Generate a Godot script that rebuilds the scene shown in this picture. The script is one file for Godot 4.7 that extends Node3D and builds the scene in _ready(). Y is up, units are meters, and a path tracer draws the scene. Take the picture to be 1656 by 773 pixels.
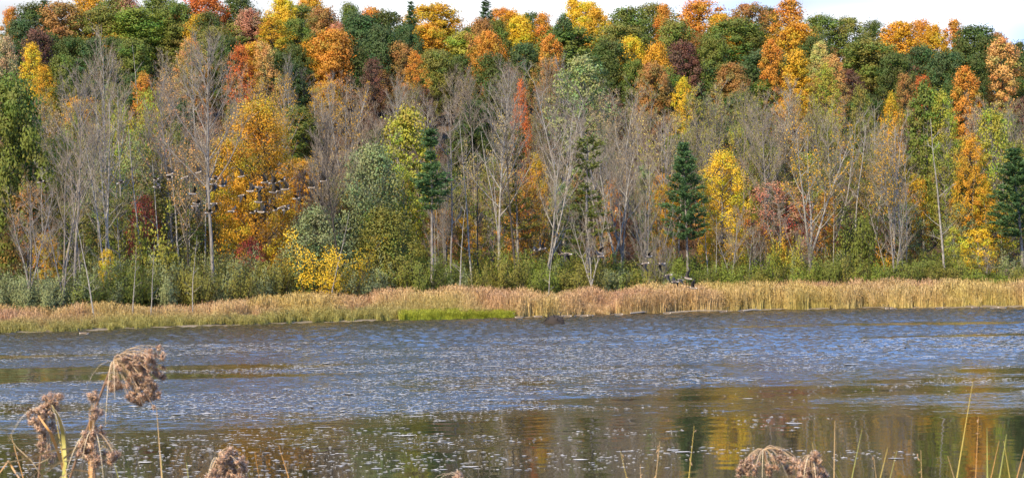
extends Node3D

# ---------------------------------------------------------------- view
const FOCAL := 2600.0
const EYE := Vector3(0, 4.0, 0)
const PW := 1656.0
const PH := 773.0
var view := Basis()
var rng := RandomNumberGenerator.new()
var taken := {}
var mats := {}
var shore_x := PackedFloat32Array()
var shore_d := PackedFloat32Array()
var n_big := FastNoiseLite.new()
var n_mid := FastNoiseLite.new()
var n_fine := FastNoiseLite.new()
var listed := []      # trees and shrubs that wait for their labels

# ---------------------------------------------------------------- mesh builder
class Shape:
	var v := PackedVector3Array()
	var n := PackedVector3Array()
	var c := PackedColorArray()
	var i := PackedInt32Array()

	func tri(a: int, b: int, d: int) -> void:
		i.append(a); i.append(d); i.append(b)

	func tube(pts: Array, radii: Array, sides: int, col := Color.WHITE, cap := false) -> void:
		var first := v.size()
		var m := pts.size()
		var side := Vector3.RIGHT
		for k in m:
			var p: Vector3 = pts[k]
			var t: Vector3
			if k == 0: t = pts[1] - pts[0]
			elif k == m - 1: t = pts[k] - pts[k - 1]
			else: t = pts[k + 1] - pts[k - 1]
			t = t.normalized()
			side = side - t * side.dot(t)
			if side.length() < 0.05: side = t.cross(Vector3(0.3, 0.2, 0.9))
			side = side.normalized()
			var up := t.cross(side)
			var r: float = radii[k]
			for s in sides:
				var a := TAU * s / sides
				var o := side * cos(a) + up * sin(a)
				v.append(p + o * r); n.append(o); c.append(col)
		for k in m - 1:
			for s in sides:
				var a := first + k * sides + s
				var b := first + k * sides + (s + 1) % sides
				tri(a, b, a + sides); tri(b, b + sides, a + sides)
		if cap:
			for e in [0, m - 1]:
				var mid := v.size()
				v.append(pts[e]); n.append((pts[e] - pts[1 if e == 0 else m - 2]).normalized()); c.append(col)
				for s in sides:
					var a: int = first + e * sides + s
					var b: int = first + e * sides + (s + 1) % sides
					if e == 0: tri(mid, b, a)
					else: tri(mid, a, b)

	# a small leaf with a pointed outline; face = its own normal, soft = the shading normal
	func leaf(p: Vector3, face: Vector3, along: Vector3, long: float, wide: float, soft: Vector3, col: Color) -> void:
		var a := (along - face * along.dot(face)).normalized()
		var s := a.cross(face).normalized()
		var k := v.size()
		v.append(p - a * long * 0.5); v.append(p + s * wide * 0.5 + a * long * 0.06)
		v.append(p + a * long * 0.5); v.append(p - s * wide * 0.5 - a * long * 0.04)
		for q in 4: n.append(soft); c.append(col)
		if s.cross(a).dot(face) > 0:
			tri(k, k + 1, k + 2); tri(k, k + 2, k + 3)
		else:
			tri(k, k + 2, k + 1); tri(k, k + 3, k + 2)

	# a thin blade, a strip that bends along pts
	func blade(pts: Array, wide: Array, across: Vector3, c0: Color, c1: Color) -> void:
		var first := v.size()
		var m := pts.size()
		for k in m:
			var t: Vector3 = (pts[mini(k + 1, m - 1)] - pts[maxi(k - 1, 0)]).normalized()
			var nn := across.cross(t).normalized()
			var w: float = wide[k]
			var col := c0.lerp(c1, float(k) / (m - 1))
			v.append(pts[k] - across * w * 0.5); v.append(pts[k] + across * w * 0.5)
			n.append((nn - across * 0.3).normalized()); n.append((nn + across * 0.3).normalized()); c.append(col); c.append(col)
		for k in m - 1:
			var a := first + k * 2
			tri(a, a + 1, a + 2); tri(a + 1, a + 3, a + 2)

	# rings round an axis: each ring = [centre, half width, half height, colour]; along z
	func body(rings: Array, sides: int) -> void:
		var first := v.size()
		var m := rings.size()
		for k in m:
			var r: Array = rings[k]
			for s in sides:
				var a := TAU * s / sides
				v.append(r[0] + Vector3(cos(a) * r[1], sin(a) * r[2], 0))
				n.append(Vector3(cos(a) / maxf(r[1], 0.004), sin(a) / maxf(r[2], 0.004), 0).normalized())
				var col: Color = r[3]
				if r.size() > 4 and sin(a) < -0.1: col = r[4]
				c.append(col)
		for k in m - 1:
			for s in sides:
				var a := first + k * sides + s
				var b := first + k * sides + (s + 1) % sides
				tri(a, b, a + sides); tri(b, b + sides, a + sides)

	func mesh() -> ArrayMesh:
		var m := ArrayMesh.new()
		if v.is_empty(): return m
		var a := []
		a.resize(Mesh.ARRAY_MAX)
		a[Mesh.ARRAY_VERTEX] = v; a[Mesh.ARRAY_NORMAL] = n; a[Mesh.ARRAY_COLOR] = c; a[Mesh.ARRAY_INDEX] = i
		m.add_surface_from_arrays(Mesh.PRIMITIVE_TRIANGLES, a)
		return m

# ---------------------------------------------------------------- small helpers
func lin(r: float, g: float, b: float) -> Color:
	return Color(r, g, b).linear_to_srgb()

func dirv() -> Vector3:
	var z := rng.randf_range(-1, 1)
	var a := rng.randf() * TAU
	var q := sqrt(1 - z * z)
	return Vector3(q * cos(a), z, q * sin(a))

func ray(px: float, py: float) -> Vector3:
	return view * Vector3((px - PW / 2) / FOCAL, -(py - PH / 2) / FOCAL, -1)

# the point that lies d metres out along the depth axis on the sight line of a place in the photograph
func spot(px: float, py: float, d: float) -> Vector3:
	var r := ray(px, py)
	return EYE + r * (d / -r.z)

func column_of(p: Vector3) -> float:
	var q := view.inverse() * (p - EYE)
	return PW / 2 + FOCAL * q.x / -q.z

func row_of(p: Vector3) -> float:
	var q := view.inverse() * (p - EYE)
	return PH / 2 - FOCAL * q.y / -q.z

func table(t: Array, x: float) -> float:
	if x <= t[0][0]: return t[0][1]
	for k in t.size() - 1:
		if x <= t[k + 1][0]:
			return lerpf(t[k][1], t[k + 1][1], (x - t[k][0]) / (t[k + 1][0] - t[k][0]))
	return t[-1][1]

func shore(x: float) -> float:
	var m := shore_x.size()
	var base: float
	if x <= shore_x[0]: base = shore_d[0] - (shore_x[0] - x) * 0.25
	elif x >= shore_x[m - 1]: base = shore_d[m - 1] + (x - shore_x[m - 1]) * 0.1
	else:
		for k in m - 1:
			if x <= shore_x[k + 1]:
				base = lerpf(shore_d[k], shore_d[k + 1], (x - shore_x[k]) / (shore_x[k + 1] - shore_x[k]))
				break
	return base + n_mid.get_noise_2d(x * 2.2, 3.0) * 1.6

const HILL := [[0, 0.9], [8, 1.3], [20, 2.8], [34, 8.5], [52, 17.5], [78, 28.5], [104, 38.0], [128, 44.0], [150, 46.0], [240, 45.0], [600, 42.0]]
const HILL_SHARE := [[-75.0, 0.96], [-45.0, 1.05], [-25.0, 1.0], [0.0, 0.98], [30.0, 0.98], [48.0, 0.9], [70.0, 0.84], [110.0, 0.78]]

func hill_start(x: float) -> float:
	return 22.0 + lerpf(clampf(shore(x), 110, 185), 150.0, 0.62)

func ground(x: float, z: float) -> float:
	var s := -z - shore(x)
	if s < 0: return maxf(-1.6, s * 0.22)
	var t := -z - hill_start(x)
	var low := lerpf(0.0, 0.14, clampf(s / 1.2, 0, 1)) + clampf(s / 26.0, 0, 1) * 0.62
	if t < 0: return low + n_mid.get_noise_2d(x, z) * 0.12
	var h := table(HILL, t) * lerpf(1.0, table(HILL_SHARE, x * 240.0 / maxf(-z, 100.0)), clampf(t / 40.0, 0, 1))
	return maxf(low, h) + n_big.get_noise_2d(x, z) * clampf(t * 0.05, 0, 1.8) + n_mid.get_noise_2d(x, z) * 0.2

func numbered(called: String) -> String:
	taken[called] = taken.get(called, -1) + 1
	return called if taken[called] == 0 else "%s_%03d" % [called, taken[called]]

func thing(called: String, label: String, category: String, at := Vector3.ZERO, group := "") -> Node3D:
	var o := Node3D.new()
	o.name = numbered(called)
	add_child(o)
	o.position = at
	tag(o, label, category, group)
	return o

func tag(o: Node, label := "", category := "", group := "", kind := "") -> void:
	if label: o.set_meta("label", label)
	if category: o.set_meta("category", category)
	if group: o.set_meta("group", group)
	if kind: o.set_meta("kind", kind)

func part(called: String, mesh: Mesh, m: Material, parent: Node) -> MeshInstance3D:
	var o := MeshInstance3D.new()
	o.name = called
	o.mesh = mesh
	o.material_override = m
	parent.add_child(o, true)
	return o

func top(called: String, mesh: Mesh, m: Material) -> MeshInstance3D:
	var o := MeshInstance3D.new()
	o.name = numbered(called)
	o.mesh = mesh
	o.material_override = m
	add_child(o)
	return o

func scatter(called: String, mesh: Mesh, m: Material, where: Array, tints: PackedColorArray, label: String, category: String) -> MultiMeshInstance3D:
	var mm := MultiMesh.new()
	mm.transform_format = MultiMesh.TRANSFORM_3D
	mm.use_colors = true
	mm.mesh = mesh
	mm.instance_count = where.size()
	for k in where.size():
		mm.set_instance_transform(k, where[k])
		mm.set_instance_color(k, tints[k])
	var o := MultiMeshInstance3D.new()
	o.name = numbered(called)
	o.multimesh = mm
	o.material_override = m
	add_child(o)
	tag(o, label, category, "", "stuff")
	return o

func ordinal(k: int) -> String:
	var w := ["first", "second", "third", "fourth", "fifth", "sixth", "seventh", "eighth", "ninth", "tenth", "eleventh", "twelfth", "thirteenth", "fourteenth", "fifteenth", "sixteenth", "seventeenth", "eighteenth", "nineteenth", "twentieth"]
	if k < w.size(): return w[k]
	return "%dth" % (k + 1)

func spread_of(px: float) -> String:
	var t := [[70, "at far left edge"], [190, "well left of orange maple"], [345, "left of orange maple"], [470, "near orange maple"], [570, "right of orange maple"], [650, "left of narrow pine"], [740, "near narrow pine"], [850, "right of narrow pine"], [910, "left of thin pine"], [985, "near thin pine"], [1070, "left of dark pine"], [1150, "near dark pine"], [1240, "near yellow maple"], [1360, "right of yellow maple"], [1480, "left of pale pole tree"], [1560, "near pale pole tree"]]
	for e in t:
		if px < e[0]: return e[1]
	return "at far right edge"

# ---------------------------------------------------------------- materials
const LEAF := {
	"dark green": [0.09, 0.118, 0.026], "green": [0.15, 0.18, 0.032], "blue green": [0.08, 0.122, 0.04], "olive green": [0.21, 0.2, 0.04],
	"bright green": [0.19, 0.24, 0.035], "yellow green": [0.36, 0.34, 0.045], "pale green": [0.27, 0.3, 0.11], "sage green": [0.24, 0.27, 0.12],
	"yellow": [0.7, 0.46, 0.03], "golden": [0.58, 0.33, 0.025], "amber": [0.63, 0.33, 0.03], "orange": [0.59, 0.26, 0.038], "red orange": [0.55, 0.15, 0.035],
	"red": [0.42, 0.085, 0.06], "pink": [0.48, 0.22, 0.13], "rust brown": [0.36, 0.19, 0.055], "maroon": [0.16, 0.08, 0.052],
	"pale orange": [0.62, 0.35, 0.11], "pale yellow": [0.58, 0.45, 0.14], "tan": [0.45, 0.33, 0.17], "lime": [0.37, 0.37, 0.05], "pine": [0.09, 0.17, 0.06],
}
const BARK := {"grey": [0.36, 0.33, 0.3], "pale": [0.5, 0.47, 0.42], "dark": [0.085, 0.07, 0.06], "mauve": [0.45, 0.38, 0.3], "warm": [0.48, 0.38, 0.28], "olive": [0.42, 0.37, 0.23]}

func leaf_mat(c: String) -> StandardMaterial3D:
	if not mats.has("leaf " + c):
		var m := StandardMaterial3D.new()
		var k: Array = LEAF[c]
		m.albedo_color = lin(k[0], k[1], k[2])
		m.vertex_color_use_as_albedo = true
		m.roughness = 0.6
		m.metallic_specular = 0.3
		m.cull_mode = BaseMaterial3D.CULL_DISABLED
		m.backlight_enabled = true
		m.backlight = Color(0.75, 0.75, 0.65)
		mats["leaf " + c] = m
	return mats["leaf " + c]

func bark_mat(c: String) -> StandardMaterial3D:
	if not mats.has("bark " + c):
		var m := StandardMaterial3D.new()
		var k: Array = BARK[c]
		m.albedo_color = lin(k[0], k[1], k[2])
		m.vertex_color_use_as_albedo = true
		m.roughness = 0.9
		if not mats.has("bark noise"):
			var nz := FastNoiseLite.new()
			nz.seed = 4; nz.frequency = 0.03; nz.fractal_octaves = 4
			var t := NoiseTexture2D.new()
			t.width = 256; t.height = 256; t.seamless = true; t.noise = nz
			var ramp := Gradient.new()
			ramp.set_color(0, Color(0.45, 0.44, 0.43)); ramp.set_color(1, Color(1, 1, 1))
			t.color_ramp = ramp
			mats["bark noise"] = t
		m.albedo_texture = mats["bark noise"]
		m.uv1_triplanar = true
		m.uv1_scale = Vector3(0.9, 0.22, 0.9)
		mats["bark " + c] = m
	return mats["bark " + c]

func plain_mat(called: String, r: float, g: float, b: float, rough := 0.8, vertex := true, back := 0.0) -> StandardMaterial3D:
	if not mats.has(called):
		var m := StandardMaterial3D.new()
		m.albedo_color = lin(r, g, b)
		m.roughness = rough
		m.vertex_color_use_as_albedo = vertex
		m.cull_mode = BaseMaterial3D.CULL_DISABLED
		if back > 0:
			m.backlight_enabled = true
			m.backlight = Color(back, back, back)
		mats[called] = m
	return mats[called]

# ---------------------------------------------------------------- trees
func bend(p: Vector3, dir: Vector3, length: float, segs: int, wobble: float, lift: float) -> Array:
	var pts := [p]
	var d := dir.normalized()
	for k in segs:
		d = (d + dirv() * wobble + Vector3.UP * lift).normalized()
		p += d * (length / segs)
		pts.append(p)
	return pts

func taper(segs: int, r0: float, r1: float) -> Array:
	var a := []
	for k in segs + 1: a.append(lerpf(r0, r1, pow(float(k) / segs, 0.8)))
	return a

func along(pts: Array, t: float) -> Vector3:
	var f := clampf(t, 0, 0.9999) * (pts.size() - 1)
	var k := int(f)
	return pts[k].lerp(pts[k + 1], f - k)

# a leafless tree about 20 m high: meshes for trunk, branches, twigs and (few or many) leaves at the twig tips
func grow_bare(sd: int, style: String) -> Dictionary:
	rng.seed = sd
	var trunk := Shape.new()
	var limbs := Shape.new()
	var twigs := Shape.new()
	var leaves := Shape.new()
	var h := 20.0
	var stems := []
	var r0 := 0.2
	if style == "fork":
		var low := rng.randf_range(3.0, 7.0)
		var base := bend(Vector3.ZERO, Vector3(rng.randf_range(-0.1, 0.1), 1, 0), low, 4, 0.04, 0.05)
		trunk.tube(base, taper(4, 0.27, 0.21), 7)
		for k in rng.randi_range(2, 3):
			var a := TAU * k / 3.0 + rng.randf() * 1.2
			var s := bend(base[-1], Vector3(cos(a) * 0.33, 1, sin(a) * 0.33), h - low - rng.randf() * 2.5, 10, 0.075, 0.035)
			stems.append([s, 0.17, 0.12])
	elif style == "snag":
		var s := bend(Vector3.ZERO, Vector3(rng.randf_range(-0.05, 0.05), 1, 0), h, 12, 0.05, 0.03)
		trunk.tube(s, taper(12, 0.17, 0.03), 6)
		for k in 7:
			var t := rng.randf_range(0.3, 0.97)
			var a := rng.randf() * TAU
			var b := bend(along(s, t), Vector3(cos(a), 0.7, sin(a)), rng.randf_range(0.8, 3.6) * (1.1 - t * 0.6), 4, 0.16, 0.05)
			limbs.tube(b, taper(4, 0.05, 0.012), 4)
			for j in 3: limbs.tube(bend(along(b, rng.randf_range(0.3, 1.0)), Vector3(cos(a), 0.9, sin(a)) + dirv() * 0.7, rng.randf_range(0.4, 1.2), 2, 0.2, 0.0), [0.02, 0.014, 0.008], 3)
	elif style == "clump":
		for k in rng.randi_range(3, 5):
			var a := rng.randf() * TAU
			var s := bend(Vector3(cos(a) * 0.3, 0, sin(a) * 0.3), Vector3(cos(a) * 0.2, 1, sin(a) * 0.2), h * rng.randf_range(0.7, 1.0), 11, 0.06, 0.04)
			stems.append([s, 0.13, 0.22])
	else:
		var s := bend(Vector3.ZERO, Vector3(rng.randf_range(-0.05, 0.05), 1, rng.randf_range(-0.05, 0.05)), h, 13, 0.04, 0.05)
		stems.append([s, 0.2 if style == "spread" else 0.16, 0.42 if style == "pole" else 0.4])
	var many := {"pole": 15, "spread": 26, "fork": 11, "clump": 9, "snag": 0}
	for st in stems:
		var s: Array = st[0]
		trunk.tube(s, taper(s.size() - 1, st[1], 0.025), 6)
		var length_s: float = (s[-1] - s[0]).length()
		for k in many[style]:
			var t := lerpf(st[2], 0.985, pow((k + rng.randf()) / many[style], 0.85))
			var from := along(s, t)
			var a: float = k * 2.4 + rng.randf() * 0.9
			var rise := rng.randf_range(0.75, 1.5) if style != "spread" else rng.randf_range(0.8, 1.7)
			if style == "pole": rise = rng.randf_range(0.2, 0.9)
			var far := (1.0 - t) * length_s * 0.36 + rng.randf_range(0.8, 2.0)
			if style == "pole": far *= 0.62
			if style == "spread": far *= 1.2
			var b := bend(from, Vector3(cos(a), rise, sin(a)), far, 5, 0.13, 0.07)
			limbs.tube(b, taper(5, lerpf(st[1] * 0.5, 0.03, t), 0.014), 4)
			var n2 := int(2 + far * 1.65)
			for j in n2:
				var t2 := rng.randf_range(0.22, 1.0)
				var from2 := along(b, t2)
				var c := bend(from2, (b[-1] - b[0]).normalized() + dirv() * 0.75 + Vector3.UP * 0.25, rng.randf_range(0.7, 1.9) * (1.15 - t2 * 0.5), 3, 0.16, 0.06)
				limbs.tube(c, taper(3, 0.02, 0.009), 3)
				for q in rng.randi_range(4, 6):
					var from3 := along(c, rng.randf_range(0.1, 1.0))
					var w := bend(from3, (c[-1] - c[0]).normalized() + dirv() * 0.9 + Vector3.UP * 0.3, rng.randf_range(0.4, 1.15), 2, 0.2, 0.05)
					twigs.tube(w, [0.011, 0.009, 0.005], 3)
					for l in 2:
						if rng.randf() < 0.62:
							var lp := along(w, rng.randf_range(0.2, 1.0)) + dirv() * 0.1
							var face := (dirv() + Vector3(0, 0.7, 0) + Vector3(lp.x, 0, lp.z).normalized() * 0.5).normalized()
							var g := rng.randf_range(0.7, 1.25)
							leaves.leaf(lp, face, dirv(), rng.randf_range(0.16, 0.3), rng.randf_range(0.12, 0.2), face, Color(g * rng.randf_range(0.85, 1.15), g, g * 0.9))
	return {"trunk": trunk.mesh(), "branches": limbs.mesh(), "twigs": twigs.mesh(), "leaves": leaves.mesh()}

func profile(shape: String, t: float) -> float:
	match shape:
		"round": return pow(maxf(0.0, 1.0 - pow(absf(t - 0.38) / 0.64, 2.2)), 0.5)
		"oval": return pow(maxf(0.0, 1.0 - pow(absf(t - 0.42) / 0.6, 2.0)), 0.6)
		"cone": return 0.18 + 0.95 * pow(1.0 - t, 0.8) * minf(1.0, 0.4 + t * 3.0)
		"vase": return 0.35 + 0.75 * pow(t, 0.6) * pow(maxf(0.0, 1.0 - pow(t, 5.0)), 0.5)
		"dome": return pow(maxf(0.0, 1.0 - t * t), 0.5)
	return 1.0

# a leafy tree: trunk and limbs, and a crown of leaf clumps round the limb ends
func grow_leafy(sd: int, shape: String, h: float, base: float, rx: float, blobs: int, per: int, size: float, blob_share: float, hue := 0.12) -> Dictionary:
	rng.seed = sd
	var trunk := Shape.new()
	var limbs := Shape.new()
	var leaves := Shape.new()
	var lean := Vector3(rng.randf_range(-0.04, 0.04), 1, rng.randf_range(-0.04, 0.04))
	var tp := bend(Vector3.ZERO, lean, h * 0.86, 8, 0.05, 0.05)
	trunk.tube(tp, taper(8, h * 0.0145, h * 0.003), 7)
	var centre := Vector3(0, lerpf(base, h, 0.42), 0)
	var lobes := []
	for k in 5: lobes.append([rng.randf() * TAU, rng.randf_range(0.6, 1.25)])
	for k in blobs:
		var t := pow((k + rng.randf()) / blobs, 0.9)
		var a := k * 2.39996 + rng.randf() * 0.8
		var grow: float = 0.0
		var wsum := 0.0
		for l in lobes:
			var w := exp(-2.2 * (1.0 - cos(a - l[0])))
			grow += w * l[1]; wsum += w
		grow /= wsum
		var rad := rx * profile(shape, t) * grow * (rng.randf_range(0.62, 1.0) if k % 4 else rng.randf_range(0.1, 0.6))
		var c: Vector3 = Vector3(cos(a) * rad, lerpf(base, h, t) - rng.randf() * 0.3, sin(a) * rad) + tp[mini(8, int(t * 8))] * Vector3(1, 0, 1)
		var br := rx * blob_share * rng.randf_range(0.7, 1.35)
		var g := rng.randf_range(0.8, 1.2)
		var hue_shift := rng.randf_range(-hue, hue)
		if rng.randf() < 0.22: hue_shift = maxf(hue_shift - hue * 2.0, -0.26)
		var tint := Color(g * (1.0 + hue_shift), g * (1.0 - hue_shift * 0.8), g * rng.randf_range(0.8, 1.2))
		if k % 2 == 0 or blobs < 30:
			var from := along(tp, clampf((c.y - rad * 0.7) / (h * 0.86), 0.12, 0.97))
			var mid := from.lerp(c, 0.5) + Vector3(0, -0.15 * rad * 0.3, 0) + dirv() * 0.12 * rx * 0.3
			limbs.tube([from, mid, c], [h * 0.0042, h * 0.003, h * 0.0012], 4)
			for q in 3:
				limbs.tube([mid.lerp(c, 0.4 + 0.2 * q), c + dirv() * br * 0.8], [h * 0.0015, h * 0.0006], 3)
		for q in per:
			var d := dirv()
			d.y = d.y * 0.8 + 0.22
			var p: Vector3 = c + d * br * (rng.randf_range(0.45, 1.08) if q % 4 else rng.randf_range(0.9, 1.6)) * Vector3(1, 0.78, 1)
			var out: Vector3 = (d * 0.75 + (p - centre).normalized() * 0.45).normalized()
			var face: Vector3 = (out + dirv() * 0.75).normalized()
			var e := rng.randf_range(0.78, 1.22)
			leaves.leaf(p, face, dirv(), size * rng.randf_range(0.75, 1.35), size * rng.randf_range(0.5, 0.95), (face * 0.6 + out * 0.4).normalized(), Color(tint.r * e, tint.g * e, tint.b * e))
	return {"trunk": trunk.mesh(), "branches": limbs.mesh(), "crown": leaves.mesh()}

# a pine about 16 m high; bare below share low, tufts of needles along each branch
func grow_pine(sd: int, low: float, reach: float, whorls: int, fill: float, shape: String) -> Dictionary:
	rng.seed = sd
	var trunk := Shape.new()
	var limbs := Shape.new()
	var needles := Shape.new()
	var h := 16.0
	var tp := bend(Vector3.ZERO, Vector3(0.02, 1, 0), h, 10, 0.02, 0.06)
	trunk.tube(tp, taper(10, 0.2, 0.03), 7)
	for k in whorls:
		var t := lerpf(low, 0.985, (k + rng.randf() * 0.5) / whorls)
		var u := (t - low) / (1.0 - low)
		var r := reach * (pow(1.0 - u, 0.75) * minf(1.0, 0.55 + u * 2.5) if shape == "cone" else 0.55 + 0.45 * sin(u * 9.0 + sd)) + 0.25
		if shape == "layers": r *= pow(1.0 - u * u * u, 0.5)
		var n := rng.randi_range(4, 6)
		for j in n:
			if rng.randf() > fill + 0.15: continue
			var a := TAU * j / n + rng.randf() * 0.9
			var lg := r * rng.randf_range(0.7, 1.15)
			var b := bend(along(tp, t), Vector3(cos(a), 0.12 + 0.5 * u, sin(a)), lg, 4, 0.06, 0.03)
			limbs.tube(b, taper(4, 0.045, 0.012), 3)
			for q in int(lg * 26.0 * fill) + 8:
				var f := pow(rng.randf(), 0.7)
				var p := along(b, lerpf(0.15, 1.0, f)) + Vector3(rng.randf_range(-0.4, 0.4) * (0.35 + f * 0.5), rng.randf_range(-0.12, 0.22), rng.randf_range(-0.4, 0.4) * (0.35 + f * 0.5))
				var g := rng.randf_range(0.7, 1.3)
				for w in 3:
					var ax := (Vector3(cos(a), 0.35, sin(a)) + dirv() * 0.8).normalized()
					var face := (ax.cross(dirv()) * 0.8 + Vector3.UP * 0.7).normalized()
					needles.leaf(p + dirv() * 0.08, face, ax, rng.randf_range(0.25, 0.45), rng.randf_range(0.06, 0.12), face, Color(g, g * rng.randf_range(0.92, 1.08), g))
	return {"trunk": trunk.mesh(), "branches": limbs.mesh(), "needles": needles.mesh()}

# a thicket of thin stems with leaves: shrubs 3 m high
func grow_shrub(sd: int, n_leaf: int, size: float, wide: float) -> Dictionary:
	rng.seed = sd
	var stems := Shape.new()
	var leaves := Shape.new()
	var ends := []
	for k in 26:
		var a := rng.randf() * TAU
		var s := bend(Vector3(cos(a), 0, sin(a)) * rng.randf() * wide * 0.4, Vector3(cos(a) * 0.5, 1, sin(a) * 0.5), rng.randf_range(1.6, 3.1), 5, 0.14, 0.0)
		stems.tube(s, taper(5, 0.03, 0.008), 3)
		ends.append(s)
		for j in 5:
			var w := bend(along(s, rng.randf_range(0.35, 1.0)), dirv() + Vector3.UP * 0.9, rng.randf_range(0.4, 1.0), 2, 0.2, 0.0)
			stems.tube(w, [0.011, 0.008, 0.005], 3)
			ends.append(w)
	for k in n_leaf:
		var e: Array = ends[rng.randi() % ends.size()]
		var p := along(e, pow(rng.randf(), 0.6)) + dirv() * 0.22
		p.y = maxf(p.y, 0.1)
		var out := (p - Vector3(0, 1.0, 0)).normalized()
		var face := (out + dirv() * 0.8).normalized()
		var g := rng.randf_range(0.7, 1.3)
		leaves.leaf(p, face, dirv(), size * rng.randf_range(0.7, 1.4), size * rng.randf_range(0.45, 0.9), (face * 0.6 + out * 0.4).normalized(), Color(g * rng.randf_range(0.85, 1.2), g, g * rng.randf_range(0.8, 1.1)))
	return {"stems": stems.mesh(), "leaves": leaves.mesh()}

# puts a tree down; s = (width scale, height scale)
func plant(called: String, phrase: String, category: String, group: String, meshes: Dictionary, colours: Dictionary, at: Vector3, sw: float, sh: float, turn: float, lean := Vector2.ZERO) -> Node3D:
	var o := thing(called, "", category, at, group)
	o.basis = Basis(Vector3.RIGHT, lean.y) * Basis(Vector3.BACK, lean.x) * Basis(Vector3.UP, turn) * Basis.from_scale(Vector3(sw, sh, sw))
	for k in meshes:
		if colours.has(k) and meshes[k].get_surface_count():
			var piece := part(k, meshes[k], colours[k], o)
			if k in ["twigs", "leaves", "crown", "needles", "branches", "stems"]: tag(piece, "", "", "", "stuff")
	listed.append({"node": o, "phrase": phrase, "px": column_of(at), "d": -at.z, "what": category})
	return o

func name_all() -> void:
	var sets := {}
	for e in listed:
		var row := "in front row"
		if e.what != "shrub":
			if e.d > 262: row = "along ridge"
			elif e.d > 206: row = "on hillside"
			elif e.d > 185: row = "behind back rows"
			elif e.d > 170: row = "in middle rows"
		else: row = "behind reeds" if e.d - shore(e.node.position.x) < 20 else "among trunks"
		var key: String = e.phrase + " " + row + " " + spread_of(e.px)
		if not sets.has(key): sets[key] = []
		sets[key].append(e)
	for key in sets:
		var a: Array = sets[key]
		a.sort_custom(func(p, q): return p.px < q.px)
		for k in a.size():
			var text: String = key
			if a.size() > 1:
				if k == 0: text += ", leftmost"
				elif k == a.size() - 1: text += ", rightmost"
				else: text += ", %s from left" % ordinal(k)
			a[k].node.set_meta("label", text)

# depths along the front of the wood are counted from a shore 144 m away; the true shore bends
func from_shore(px: float, d: float) -> float:
	return d + (shore(spot(px, 500, d).x) - 144.0) * clampf((230.0 - d) / 60.0, 0.0, 1.0)

# the depth at which a tree of height h on the hill shows its top in row y of column px
func depth_for(px: float, y: float, h: float, near: float, far: float) -> float:
	var d := near
	while d < far:
		var p := spot(px, y, d)
		if ground(p.x, p.z) + h >= p.y: return d
		d += 1.0
	return far

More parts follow.
